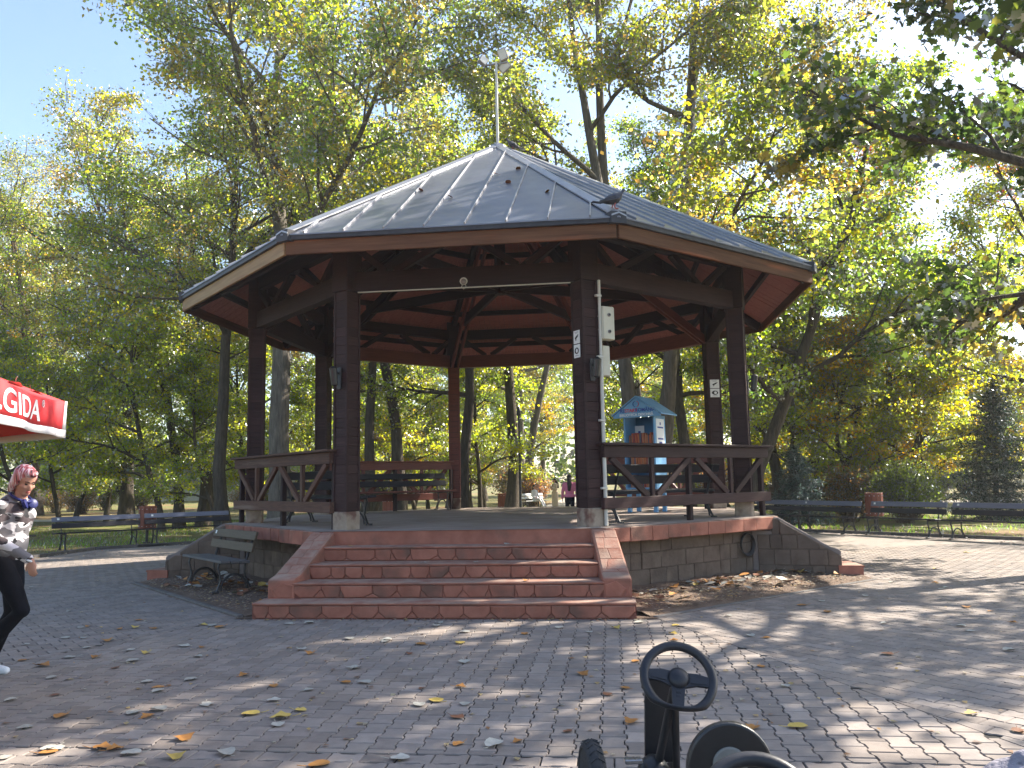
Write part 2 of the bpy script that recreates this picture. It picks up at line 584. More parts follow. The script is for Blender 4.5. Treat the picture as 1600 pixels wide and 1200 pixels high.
def leaf_mat(name, trans=0.6, rough=0.5):
    m = bpy.data.materials.new(name)
    m.use_nodes = True
    nt = m.node_tree
    N, L = nt.nodes, nt.links
    N.remove(N['Principled BSDF'])
    out = N['Material Output']
    at = N.new('ShaderNodeAttribute'); at.attribute_name = 'leafcol'
    oi = N.new('ShaderNodeObjectInfo')
    hs = N.new('ShaderNodeHueSaturation')
    mr = N.new('ShaderNodeMapRange')
    mr.inputs['To Min'].default_value = .485
    mr.inputs['To Max'].default_value = .515
    L.new(oi.outputs['Random'], mr.inputs['Value'])
    L.new(mr.outputs[0], hs.inputs['Hue'])
    L.new(at.outputs['Color'], hs.inputs['Color'])
    d = N.new('ShaderNodeBsdfDiffuse')
    L.new(hs.outputs[0], d.inputs['Color'])
    t = N.new('ShaderNodeBsdfTranslucent')
    h2 = N.new('ShaderNodeHueSaturation')
    h2.inputs['Saturation'].default_value = 1.15
    h2.inputs['Value'].default_value = 4.5
    h2.inputs['Hue'].default_value = .503
    L.new(hs.outputs[0], h2.inputs['Color'])
    L.new(h2.outputs[0], t.inputs['Color'])
    mx = N.new('ShaderNodeMixShader'); mx.inputs[0].default_value = trans
    L.new(d.outputs[0], mx.inputs[1]); L.new(t.outputs[0], mx.inputs[2])
    g = N.new('ShaderNodeBsdfGlossy'); g.inputs['Roughness'].default_value = rough
    g.inputs['Color'].default_value = (.45, .47, .5, 1)
    m2 = N.new('ShaderNodeMixShader')
    fr = N.new('ShaderNodeFresnel'); fr.inputs['IOR'].default_value = 1.36
    L.new(fr.outputs[0], m2.inputs[0])
    L.new(mx.outputs[0], m2.inputs[1]); L.new(g.outputs[0], m2.inputs[2])
    L.new(m2.outputs[0], out.inputs['Surface'])
    return m


M['leaf'] = leaf_mat('leaf')
M['needle'] = leaf_mat('needle', .2, .6)
M['dry_leaf'] = leaf_mat('dry_leaf', .25, .6)

# ------------------------------------------------------------------ the gazebo's frame (everything round it is laid out on this octagon)
GX, GY, TH = -0.186, 15.35, 0.116
GM = Matrix.Translation((GX, GY, 0)) @ Matrix.Rotation(-TH, 4, 'Z')
T225 = math.tan(R(22.5))
AP_ = math.cos(R(22.5))


def sec_m(k):                    # sector k: u along the side, v away from the centre -> gazebo frame
    return Matrix.Rotation(R(45 * k), 4, 'Z') @ Matrix(((1, 0, 0, 0), (0, -1, 0, 0), (0, 0, 1, 0), (0, 0, 0, 1)))


def gw(lx, ly, z=0.0):
    return GM @ Vector((lx, ly, z))


CAMI = cam.matrix_world.inverted()


def seen(p):                     # only decides which pavers become objects of their own
    q = CAMI @ Vector(p)
    d = -q.z
    if d < .2: return False, 99
    x, y = q.x / d * 1294.9 / 800, q.y / d * 1294.9 / 600
    return (abs(x) < 1.03 and abs(y) < 1.05), d


# ------------------------------------------------------------------ ground
b = MB()
n = 48
V = [(0, 15, -.03)]
rings = [14, 30, 60, 120, 300, 900]
for ri, r_ in enumerate(rings):
    for k in range(n):
        a = 2 * PI * k / n
        z = -.03 if ri < 1 else -.03 + .10 * math.sin(a * 5 + ri * 1.7) * min(1, ri / 2) * .6
        V.append((r_ * math.cos(a), 15 + r_ * math.sin(a), z))
F = [[0, 1 + k, 1 + (k + 1) % n] for k in range(n)]
for ri in range(len(rings) - 1):
    for k in range(n):
        k2 = (k + 1) % n
        F.append([1 + ri * n + k, 1 + (ri + 1) * n + k, 1 + (ri + 1) * n + k2, 1 + ri * n + k2])
b.add(V, F)
tag(b.build('park_ground', M['grass_soil']), kind='structure')

# paths of beaten pale gravel beyond the plaza
b = MB()
pp = [gw(u, v, -.018) for (u, v) in ((-2.0, 10.6), (2.0, 10.6), (2.6, 90), (-2.0, 90))]
b.add(pp, [[0, 1, 2, 3]])
tag(b.build('gravel_path', M['path']), kind='structure')
b = MB()
b.add([(-46, 44, .012), (-10, 37.5, .012), (-9.5, 39.5, .012), (-45, 47.5, .012)], [[0, 1, 2, 3]])
b.add([(10, 40, .012), (46, 47, .012), (46, 50, .012), (9.5, 42.5, .012)], [[0, 1, 2, 3]])
tag(b.build('gravel_path', M['path']), kind='structure')

# ------------------------------------------------------------------ pavement of interlocking pavers
PA = 10.95                       # apothem of the octagonal plaza
b = MB()
oct_ = [gw(PA / math.cos(R(22.5)) * math.sin(R(22.5 + 45 * k)), -PA / math.cos(R(22.5)) * math.cos(R(22.5 + 45 * k)), -.014) for k in range(8)]
b.add(oct_, [list(range(8))])
b.add([gw(-9, -10.9, -.018), gw(-9, -17.5, -.018), gw(9, -17.5, -.018), gw(9, -10.9, -.018)], [[0, 1, 2, 3]])
pavement = tag(b.build('pavement', M['joint_sand']), kind='structure')

PITCH_U, PITCH_V = .148, .20
_a, _b, _t1, _t2, _h = .0790, .0630, .038, .062, .0968
OUT = [(_a, _h), (_a, _t2), (_b, _t1), (_b, -_t1), (_a, -_t2), (_a, -_h), (-_a, -_h), (-_a, -_t2), (-_b, -_t1), (-_b, _t1), (-_a, _t2), (-_a, _h)]


def paver_geo(poly, Z=0.0):
    cx = sum(p[0] for p in poly) / len(poly)
    cy = sum(p[1] for p in poly) / len(poly)
    n = len(poly)
    rx = max(abs(p[0] - cx) for p in poly)
    ry = max(abs(p[1] - cy) for p in poly)
    kx, ky = max(.3, 1 - .0048 / max(rx, .01)), max(.3, 1 - .0048 / max(ry, .01))
    V = [(cx + (p[0] - cx) * kx, cy + (p[1] - cy) * ky, Z) for p in poly] + [(p[0], p[1], Z - .008) for p in poly]
    F = [list(range(n))] + [[n + k, n + (k + 1) % n, (k + 1) % n, k] for k in range(n)]
    return V, F


pav = []                         # (world matrix of the piece, outline)
for k in (-2, -1, 0, 1, 2):
    v0 = (5.89 if k == 0 else 5.66) if k % 2 == 0 else 5.80
    S = GM @ sec_m(k)
    v1 = 10.43
    for i in range(-34, 35):
        u = i * PITCH_U
        for j in range(int(v0 / PITCH_V) - 1, int(v1 / PITCH_V) + 2):
            v = j * PITCH_V + (.1 if i % 2 else 0) + .06
            if v < v0 - .1 or v > v1 + .1 or abs(u) - .1 > (v + .1) * T225: continue
            poly = OUT
            s22 = math.sin(R(22.5)); c22 = math.cos(R(22.5))
            worst = max(abs(u) + _a - (v - _h) * T225, 0)
            if worst > 0 or v - _h < v0 or v + _h > v1:
                q = [(p[0] + u, p[1] + v) for p in OUT]
                q = clip(q, (c22, -s22), -.004); q = clip(q, (-c22, -s22), -.004)
                q = clip(q, (0, -1), -v0); q = clip(q, (0, 1), v1)
                if len(q) < 3 or abs(area2(q)) < .003: continue
                poly = [(p[0] - u, p[1] - v) for p in q]
            pav.append((S @ Matrix.Translation((u, v, 0)), poly))
    if k in (-1, 0, 1):          # a soldier course round the edge
        L = int(10.53 * T225 / PITCH_V)
        for i in range(-L - 1, L + 2):
            pav.append((S @ Matrix.Translation((i * PITCH_V + .03, 10.52, 0)) @ Matrix.Rotation(PI / 2, 4, 'Z'), OUT))
S = GM @ sec_m(0)
for i in range(0, 12):           # the path in front of the plaza: the pavers lie across
    for j in range(-20, 21):
        pav.append((S @ Matrix.Translation((j * PITCH_V + (.1 if i % 2 else 0), 10.665 + i * PITCH_U, 0)) @ Matrix.Rotation(PI / 2, 4, 'Z'), OUT))

cand = []
for q, (mw, poly) in enumerate(pav):
    ok, d = seen(mw.translation)
    if ok and poly is OUT: cand.append((d, q))
cand.sort()
single = set(q for d, q in cand[:298])
prng = random.Random(3)
paver_meshes = []
for t in range(8):
    V, F = paver_geo(OUT)
    bb = MB(); bb.add(V, F)
    me = bb.mesh('paver', M['paver'])
    tv = .86 + .28 * prng.random()
    at = me.color_attributes.new('tint', 'FLOAT_COLOR', 'POINT')
    w = .04 * (prng.random() - .5)
    at.data.foreach_set('color', [tv * (1 + w), tv, tv * (1 - w), 1] * len(me.vertices))
    paver_meshes.append(me)
VV, FF, TT = [], [], []
for q, (mw, poly) in enumerate(pav):
    tilt = Matrix.Rotation((prng.random() - .5) * .012, 4, 'X') @ Matrix.Rotation((prng.random() - .5) * .012, 4, 'Y')
    jig = Matrix.Translation(((prng.random() - .5) * .003, (prng.random() - .5) * .003, -prng.random() * .003)) @ Matrix.Rotation((prng.random() - .5) * .02, 4, 'Z')
    mm = mw @ jig @ tilt
    if q in single:
        # mirrored sector frames are turned into plain rotations (the outline is symmetric)
        x = mm.col[0].xyz.normalized(); z = Vector((0, 0, 1)) + Vector(((prng.random() - .5) * .01, (prng.random() - .5) * .01, 0)); z.normalize()
        y = z.cross(x).normalized(); x = y.cross(z)
        o = link('paver', prng.choice(paver_meshes), pavement, mat_from(x, y, z, mm.translation))
        continue
    V, F = paver_geo(poly)
    n0 = len(VV)
    flip = mm.to_3x3().determinant() < 0
    VV.extend([tuple(mm @ Vector(p)) for p in V])
    sgn = (area2(poly) < 0) ^ flip
    for f in F:
        g = [n0 + i for i in f]
        FF.append(g[::-1] if sgn else g)
    tv = .84 + .30 * prng.random(); w = .05 * (prng.random() - .5)
    TT.extend([tv * (1 + w), tv, tv * (1 - w), 1] * len(V))
me = bpy.data.meshes.new('paver_field')
me.from_pydata(VV, [], FF)
me.materials.append(M['paver'])
at = me.color_attributes.new('tint', 'FLOAT_COLOR', 'POINT')
at.data.foreach_set('color', TT)
o = link('paver_field', me, pavement)
tag(o, kind='stuff')
# far sectors: the pattern is too fine to see
b = MB()
for k in (3, 4, 5):
    S = GM @ sec_m(k)
    b.add([S @ Vector((-5.8 * T225, 5.8, -.004)), S @ Vector((5.8 * T225, 5.8, -.004)), S @ Vector((10.9 * T225, 10.9, -.004)), S @ Vector((-10.9 * T225, 10.9, -.004))], [[0, 1, 2, 3]])
for k in (-2, 2):
    S = GM @ sec_m(k)
    b.add([S @ Vector((-10.46 * T225, 10.46, -.004)), S @ Vector((10.46 * T225, 10.46, -.004)), S @ Vector((10.9 * T225, 10.9, -.004)), S @ Vector((-10.9 * T225, 10.9, -.004))], [[0, 1, 2, 3]])
me = b.mesh('paver_sheet', M['paver'])
at = me.color_attributes.new('tint', 'FLOAT_COLOR', 'POINT')
at.data.foreach_set('color', [1, 1, 1, 1] * len(me.vertices))
link('paver_sheet', me, pavement)

# plaza kerb towards the grass
kerb = tag(empty('plaza_kerb'), kind='structure')
for k in (-3, -2, 2, 3, 5):
    S = GM @ sec_m(k)
    hw = PA * T225
    for i in range(9):
        u0, u1 = -hw + 2 * hw * i / 9, -hw + 2 * hw * (i + 1) / 9
        beam('kerb_stone', S @ Vector((u0 + .004, PA + .05, .02)), S @ Vector((u1 - .004, PA + .05, .02)), .09, .10, M['kerb'], kerb)

b = MB(); b.add([gw(5.84 / AP_ * math.sin(R(22.5 + 45 * k)), -5.84 / AP_ * math.cos(R(22.5 + 45 * k)), -.003) for k in range(8)], [list(range(8))])
tag(b.build('soil_bed', M['soil']), kind='structure')
# soil beds between the stairs, with a kerb on the plaza side
for k in (-1, 1):
    S = GM @ sec_m(k)
    b = MB()
    nu, nv = 26, 10
    V, F = [], []
    rr = random.Random(5 + k)
    for i in range(nu + 1):
        for j in range(nv + 1):
            v = 4.25 + (5.70 - 4.25) * j / nv
            u = (-1 + 2 * i / nu) * (2.38 if v > 4.9 else 1.95 + .43 * (v - 4.25) / .65)
            e = min(j / 2.5, 1) * 1.0
            z = .065 * (1 - j / nv) + .025 + rr.uniform(-.018, .018) if j < nv else .004
            V.append(S @ Vector((u, v, z)))
    for i in range(nu):
        for j in range(nv):
            F.append([i * (nv + 1) + j, (i + 1) * (nv + 1) + j, (i + 1) * (nv + 1) + j + 1, i * (nv + 1) + j + 1])
    b.add(V, F)
    tag(b.build('soil_bed', M['soil'], smooth=True), kind='structure')
    ks = tag(empty('bed_kerb'), kind='structure')
    for i in range(5):
        u0 = -2.36 + 4.72 * i / 5
        z = -.008 if k < 0 else -.022
        beam('kerb_stone', S @ Vector((u0 + .004, 5.745, z)), S @ Vector((u0 + .94, 5.745, z)), .07, .06, M['kerb'], ks)

# ------------------------------------------------------------------ gazebo
gz = tag(empty('gazebo'), 'octagonal dark timber gazebo with grey metal roof on a raised red stone platform', 'gazebo')
gz.matrix_world = GM
ZF, ZB, RC = .90, 4.21, 4.37
RE, ZEB, ZET, ZA = 5.61, 4.48, 4.74, 7.93
RS = 4.89


def vert(k, r, z=0.0):           # octagon vertex k (0 = front right) in the gazebo frame
    a = R(22.5 + 45 * k)
    return Vector((r * math.sin(a), -r * math.cos(a), z))


AP = math.cos(R(22.5))
# platform: core wall, slab
b = MB()
rw = 4.56
b.prism([vert(k, rw, -.02) for k in range(8)], (0, 0, .74))
b.build('base_core', M['mortar'], gz)
b = MB()
b.prism([vert(k, RS - .035, .705) for k in range(8)], (0, 0, .19))
b.build('slab', M['red_conc'], gz)
b = MB()
V = []; F = []
rr = random.Random(11)
rad = [0, .8, 1.6, 2.4, 3.2, 4.0, 4.6, RS - .02]
for ri, r_ in enumerate(rad[1:]):
    for k in range(8):
        for t in range(6):
            p = vert(k, r_).lerp(vert((k + 1) % 8, r_), t / 6)
            V.append((p.x, p.y, ZF + (rr.uniform(-.006, .006) if ri < 5 else 0)))
c0 = len(V); V.append((0, 0, ZF))
nn = 48
for i in range(nn): F.append([c0, i, (i + 1) % nn])
for ri in range(len(rad) - 2):
    for i in range(nn):
        F.append([ri * nn + i, (ri + 1) * nn + i, (ri + 1) * nn + (i + 1) % nn, ri * nn + (i + 1) % nn])
b.add(V, F)
b.build('floor', M['floor_conc'], gz, smooth=True)

rs = random.Random(21)
HS = RS * math.sin(R(22.5))      # half side of the slab
APS = RS * AP


def sector_to3(k, v, axis='out'):
    S = sec_m(k)
    return lambda u, z, w: tuple(S @ Vector((u, v + w, z)))


for k in (-1, 1, 3, 5):          # the closed sides: red edge stones over a recessed wall of dark blocks
    t3 = sector_to3(k, APS - .032)
    S = sec_m(k)
    edge = tag(empty('slab_edge', parent=gz))
    u = -HS
    while u < HS - .02:
        du = min(rs.uniform(.26, .50), HS - u)
        if HS - (u + du) < .15: du = HS - u
        bb = MB()
        lo = .705 + rs.uniform(-.012, .01)
        stone_mesh(bb, [(u, lo), (u + du, lo), (u + du + rs.uniform(-.02, .02), ZF - .004), (u + rs.uniform(-.02, .02), ZF - .004)], t3, rs.uniform(.030, .043), .0010, .007)
        if bb.v: bb.build('edge_stone', M['red_conc'], edge)
        u += du
    wall = tag(empty('base_wall', parent=gz))
    hw = rw * math.sin(R(22.5))
    t3 = sector_to3(k, rw * AP)
    z = .02
    for row, hgt in enumerate((.27, .225, .185)):
        u = -hw - rs.uniform(0, .2)
        while u < hw:
            du = rs.uniform(.16, .44)
            a, c = max(u, -hw), min(u + du, hw)
            if c - a > .05:
                bb = MB()
                stone_mesh(bb, [(a, z), (c, z), (c + rs.uniform(-.012, .012), z + hgt), (a + rs.uniform(-.012, .012), z + hgt)], t3, rs.uniform(.012, .026), .0022, .007)
                if bb.v: bb.build('stone_block', M['grey_stone'], wall)
            u += du
        z += hgt

# staircases on four sides; the front one is faced with moulded stones
RISE = ZF / 5
V_FRONT = 5.877
NOSE = [5.877, 5.51, 5.14, 4.77, 4.40]   # riser planes, bottom to top


def half_at(v, i):
    return 1.70 + (1.86 - 1.70) * (v - 4.40) / (5.51 - 4.40)


SIDE_K = .84                     # the side stairs are a little shorter


def add_parts_stair(k, detail):
    S = sec_m(k)
    if not detail:               # squeeze the run, v -> 4.40 + (v - 4.40) * SIDE_K
        S = S @ Matrix(((1, 0, 0, 0), (0, SIDE_K, 0, 4.40 * (1 - SIDE_K)), (0, 0, 1, 0), (0, 0, 0, 1)))
    for i in range(5):
        v = NOSE[i]
        hw = 2.19 if i == 0 else half_at(v, i)
        z0, z1 = i * RISE - (.03 if i == 0 else 0), (i + 1) * RISE
        back = NOSE[i + 1] - .06 if i < 4 else APS - .06
        b = MB()
        # tread with a worn rounded nose
        r_ = rs.random
        nose = [(v - .010, z0), (v - .010, z1 - .035), (v + .012, z1 - .026), (v + .014, z1 - .010), (v + .002, z1 - .001), (back, z1 - .001), (back, z0)]
        nu = 14
        VV, FF = [], []
        for s in range(nu + 1):
            u = -hw + 2 * hw * s / nu
            j1, j2 = rs.uniform(-.006, .006), rs.uniform(-.005, .003)
            for q, (vv, zz) in enumerate(nose):
                dv = j1 if q in (2, 3, 4) else 0
                dz = j2 if q in (3, 4) else 0
                VV.append(S @ Vector((u, vv + dv, zz + dz)))
        m_ = len(nose)
        for s in range(nu):
            for q in range(m_):
                q2 = (q + 1) % m_
                FF.append([s * m_ + q, (s + 1) * m_ + q, (s + 1) * m_ + q2, s * m_ + q2])
        FF.append(list(range(m_))); FF.append([nu * m_ + q for q in range(m_)][::-1])
        b.add(VV, FF)
        b.m = [1 if (fi < nu * m_ and fi % m_ == 0) else 0 for fi in range(len(FF))]
        st = b.build('step', [M['red_conc'], M['red_joint'] if detail else M['red_conc']], gz)
        if not detail: continue
        t3 = (lambda vv: (lambda u, z, w: tuple(S @ Vector((u, vv + w, z)))))(v - .012)
        zt, zb = z1 - .034, max(z0, 0.0) + .004
        u = -hw + .01
        mprev, pprev = None, None
        while u < hw - .05:
            du = rs.uniform(.17, .40)
            if hw - (u + du) < .16: du = hw - .01 - u
            if i == 0:           # bottom riser: arched stones
                mid = zb + (zt - zb) * rs.uniform(.35, .6)
                poly = [(u + du * .22, zb), (u + du * .80, zb), (u + du, mid), (u + du, zt), (u, zt), (u, mprev or mid)]
                tri = None
            else:
                a = rs.uniform(.04, .34); c = rs.uniform(.62, .96)
                m1 = mprev if mprev else zb + (zt - zb) * rs.uniform(.20, .75); m2 = zb + (zt - zb) * rs.uniform(.20, .75)
                poly = [(u + du * a, zb), (u + du * c, zb), (u + du, m2), (u + du, zt), (u, zt), (u, m1)]
            bb = MB()
            stone_mesh(bb, poly, t3, rs.uniform(.014, .024), .0030, .009)
            if bb.v: bb.build('stone', M['red_conc'], st)
            lo_ = [p for p in poly if p[1] == zb]
            l0_, r0_ = min(p[0] for p in lo_), max(p[0] for p in lo_)
            if pprev is not None:
                bb = MB()
                stone_mesh(bb, [(pprev, zb), (l0_, zb), (u, (mprev or poly[-1][1]))], t3, rs.uniform(.008, .016), .0030, .006)
                if bb.v: bb.build('stone', M['red_conc'], st)
            pprev = r0_; mprev = poly[2][1]
            u += du
    # cheek walls
    for sgn in (-1, 1):
        red = detail
        prof = [(4.02, .69), (4.36, .69), (4.36, ZF - .002), (4.50, ZF - .012), (5.36, .44), (5.47, .415), (5.52, .39), (5.52, -.03), (4.02, -.03)]
        b = MB()

        def P(v, z, side):
            inn = half_at(v, 0) - .03
            out = inn + .33 if v > 4.5 else inn + .31
            return Vector((sgn * (inn if side == 0 else out), v, z))
        n_ = len(prof)
        VV = [S @ P(v, z, 0) for v, z in prof] + [S @ P(v, z, 1) for v, z in prof]
        FF = [list(range(n_)), list(range(n_, 2 * n_))[::-1]] + [[q, q + n_, (q + 1) % n_ + n_, (q + 1) % n_] for q in range(n_)]
        if sgn > 0: FF = [f[::-1] for f in FF]
        b.add(VV, FF)
        ck = b.build('cheek_wall', M['red_conc'] if red else M['cap_conc'], gz)
        mod = ck.modifiers.new('bevel', 'BEVEL'); mod.width = .022; mod.segments = 2; mod.limit_method = 'ANGLE'
        if red:
            # stones on the front face, the inner face and the sloping top
            inn, out = half_at(5.52, 0) - .03, half_at(5.52, 0) + .30
            zz = RISE
            tf = lambda u, z, w: tuple(S @ Vector((sgn * u, 5.516 + w, z)))
            um = inn + .17
            for poly in ([(inn + .02, zz + .005), (um + .03, zz + .005), (um + .10, zz + .10), (um - .02, zz + .19), (inn + .02, zz + .15)],
                         [(um + .04, zz + .005), (out - .02, zz + .005), (out - .02, zz + .16), (um + .11, zz + .10)],
                         [(inn + .02, zz + .16), (um - .02, zz + .20), (out - .1, zz + .20), (out - .02, zz + .205), (inn + .02, zz + .205)]):
                bb = MB()
                if area2(poly) < 0: poly = poly[::-1]
                stone_mesh(bb, poly, tf, .012, .004, .008)
                if bb.v: bb.build('stone', M['red_conc'], ck)
            # top: slope from (4.50, ZF) to (5.36, .44)
            d = Vector((0, .86, -.448)).normalized()
            nrm = Vector((0, .448, .86)).normalized()
            o0 = Vector((0, 4.50, ZF - .014))

            def tt(u, s, w):
                inn_ = half_at(4.5 + s * d.y, 0) - .03
                p = o0 + d * s + nrm * w
                return tuple(S @ Vector((sgn * (inn_ + u), p.y, p.z)))
            s = .03
            while s < .9:
                ds = rs.uniform(.16, .24)
                cut = rs.uniform(.12, .2); sk = rs.uniform(-.05, .05)
                e = min(s + ds, .945)
                for poly in ([(.025, s), (cut, s), (cut + sk, e), (.025, e)], [(cut, s), (.305, s), (.305, e), (cut + sk, e)]):
                    bb = MB()
                    stone_mesh(bb, poly, tt, .006, .0012, .006)
                    if bb.v: bb.build('stone', M['red_conc'], ck)
                s += ds
        else:
            # rows of dark stone blocks on the outer face, clipped to the slope
            face = [(4.10, 0.0), (5.52, 0.0), (5.52, .385), (5.36, .43), (4.50, .875), (4.36, .875)]

            def to(vv, z, w):
                return tuple(S @ (P(vv, z, 1) + Vector((sgn * w, 0, 0))))
            z = .0
            for hgt in (.17, .24, .22, .24):
                v = 4.12 - rs.uniform(0, .2)
                while v < 5.52:
                    dv = rs.uniform(.2, .4)
                    q = [(v, z), (v + dv, z), (v + dv, z + hgt), (v, z + hgt)]
                    q = clip(q, (1, 0), 5.515); q = clip(q, (-1, 0), -(4.12 if z + hgt < .66 else 4.37))
                    q = clip(q, (.448, .86), .448 * 4.5 + .86 * .845)
                    if len(q) >= 3 and abs(area2(q)) > .004:
                        bb = MB()
                        stone_mesh(bb, q, to, rs.uniform(.012, .022), .0022, .007)
                        if bb.v: bb.build('stone_block', M['grey_stone'], ck)
                    v += dv
                z += hgt


add_parts_stair(0, True)
add_parts_stair(2, False)
add_parts_stair(-2, False)
add_parts_stair(4, False)

# columns
CW = .255
HC = 4.20 - (ZF + .24)
rot_of = {-1: 62.6, 0: 37.3, 1: -16, -2: 18, 2: 13, -3: -3.5, -4: 10, 3: 0}
vis = {-1: 2, 0: 2, 1: 2, -2: 2, 2: 2, -3: 2, -4: 1, 3: 0}
board_cache = {}


def board_mesh(w, h, mat):
    key = (w, h, mat.name)
    if key not in board_cache:
        bb = MB(); V, F = chamfer_box(w, .016, h, .005); bb.add(V, F)
        board_cache[key] = bb.mesh('board', mat)
    return board_cache[key]


camg = GM.inverted() @ Vector((0, 0, EYE))
for k in range(-4, 4):
    p = vert(k, RC)
    ang = R(rot_of[k])
    wood = M['board_wood'] if k not in (-4,) else M['red_wood']
    T = Matrix.Translation((p.x, p.y, 0)) @ Matrix.Rotation(ang, 4, 'Z')
    b = MB()
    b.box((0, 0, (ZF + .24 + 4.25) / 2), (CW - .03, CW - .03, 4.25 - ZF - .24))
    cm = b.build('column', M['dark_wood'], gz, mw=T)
    b = MB(); b.box((0, 0, ZF + .11), (CW + .015, CW + .015, .27), ch=.015)
    b.build('plinth', M['plinth_conc'], cm)
    # head block that carries the beams up to the roof
    b = MB(); b.box((0, 0, 4.75), (.30, .30, 1.08), ch=.01)
    b.build('column_head', M['dark_wood'], cm)
    # trims at the four corners
    b = MB()
    for sx in (-1, 1):
        for sy in (-1, 1):
            b.box((sx * (CW / 2 - .012), sy * (CW / 2 - .012), ZF + .25 + HC / 2), (.036, .036, HC), ch=.004)
    b.build('corner_trim', wood, cm)
    faces = []
    for f in range(4):
        fa = f * PI / 2
        nrm = Matrix.Rotation(ang + fa, 3, 'Z') @ Vector((0, -1, 0))
        faces.append((nrm.dot((camg - p).normalized()), fa))
    faces.sort(reverse=True)
    bh = HC / 24
    rest = MB()
    for q, (dt, fa) in enumerate(faces):
        Fm = Matrix.Rotation(fa, 4, 'Z')
        for j in range(24):
            zc = ZF + .245 + (j + .5) * bh
            Tb = Fm @ Matrix.Translation((0, -(CW / 2 - .014), zc))
            if q < vis[k]:
                Tb = Tb @ Matrix.Rotation(rs.uniform(-.012, .012), 4, 'Y') @ Matrix.Rotation(rs.uniform(-.03, .03), 4, 'X')
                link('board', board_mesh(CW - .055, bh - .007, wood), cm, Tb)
            else:
                V, F = chamfer_box(CW - .055, .016, bh - .007, .004)
                rest.add(V, F, Tb)
    if rest.v:
        tag(rest.build('cladding', wood, cm), kind='stuff')

# ring beams, plates, struts
for k in range(8):
    a, c = vert(k, RC), vert((k + 1) % 8, RC)
    d = (c - a).normalized()
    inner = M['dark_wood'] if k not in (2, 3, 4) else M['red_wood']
    z = ZB + .14
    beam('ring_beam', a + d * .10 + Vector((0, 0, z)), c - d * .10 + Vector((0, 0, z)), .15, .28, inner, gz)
    z = 4.99
    beam('wall_plate', a + d * .05 + Vector((0, 0, z)), c - d * .05 + Vector((0, 0, z)), .13, .22, M['dark_wood'], gz)
    L = (c - a).length
    zl, zh = ZB + .285, 4.885
    for (s0, z0, s1, z1) in ((.03, zh, .17, zl), (.21, zl, .43, zh), (.55, zh, .73, zl), (.77, zl, .93, zh)):
        q0, q1 = a.lerp(c, s0) + Vector((0, 0, z0)), a.lerp(c, s1) + Vector((0, 0, z1))
        beam('strut', q0, q1, .09, .11, M['dark_wood'], gz, up=(d.y, -d.x, 0))
    # purlins under the ceiling boards
    for r_ in (3.95, 4.98, 2.3):
        zz = 4.60 + (RE - r_) * .567 - .12
        a2, c2 = vert(k, r_, zz), vert((k + 1) % 8, r_, zz)
        beam('purlin', a2, c2, .07, .11, M['dark_wood'], gz)

# hip rafters, inclined twin braces, collar ties, king post
for k in range(8):
    rad_ = vert(k, 1.0)
    side = Vector((-rad_.y, rad_.x, 0))
    zc = lambda r_: 4.60 + (RE - r_) * .567
    beam('hip_rafter', rad_ * (RE - .12) + Vector((0, 0, zc(RE - .12) - .10)), rad_ * .12 + Vector((0, 0, zc(.12) - .10)), .10, .16, M['dark_wood'], gz)
    for s in (-1, 1):
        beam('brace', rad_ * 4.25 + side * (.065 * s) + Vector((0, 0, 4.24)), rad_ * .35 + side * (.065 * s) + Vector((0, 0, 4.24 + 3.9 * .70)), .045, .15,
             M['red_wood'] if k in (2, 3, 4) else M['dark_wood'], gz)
    beam('collar_tie', rad_ * .10 + Vector((0, 0, 5.16)), rad_ * 3.2 + Vector((0, 0, 5.10)), .07, .19, M['dark_wood'], gz)
b = MB()
b.prism([vert(k, .11, 5.02) for k in range(8)], (0, 0, 2.6))
b.build('king_post', M['dark_wood'], gz)

# bird spikes on the beams
sp_ = MB()
for k in (-1, 0, 1, -2, 3, -4, 2, -3):
    a, c = vert(k - 0, RC), vert((k + 1), RC)
for k in range(8):
    a, c = vert(k, RC), vert((k + 1) % 8, RC)
    d = (c - a).normalized(); L = (c - a).length
    nrm = Vector((d.y, -d.x, 0))
    for zt_, hh in ((ZB + .28, .12), (5.10, .10)):
        s = .2
        while s < L - .2:
            base = a + d * s + nrm * rs.uniform(-.05, .05) + Vector((0, 0, zt_))
            tip = base + Vector((rs.uniform(-.05, .05), rs.uniform(-.05, .05), hh * rs.uniform(.7, 1.2)))
            sp_.add([base - d * .0022, base + d * .0022, tip], [[0, 1, 2]])
            s += .019
tag(sp_.build('bird_spikes', M['iron'], gz), kind='stuff')

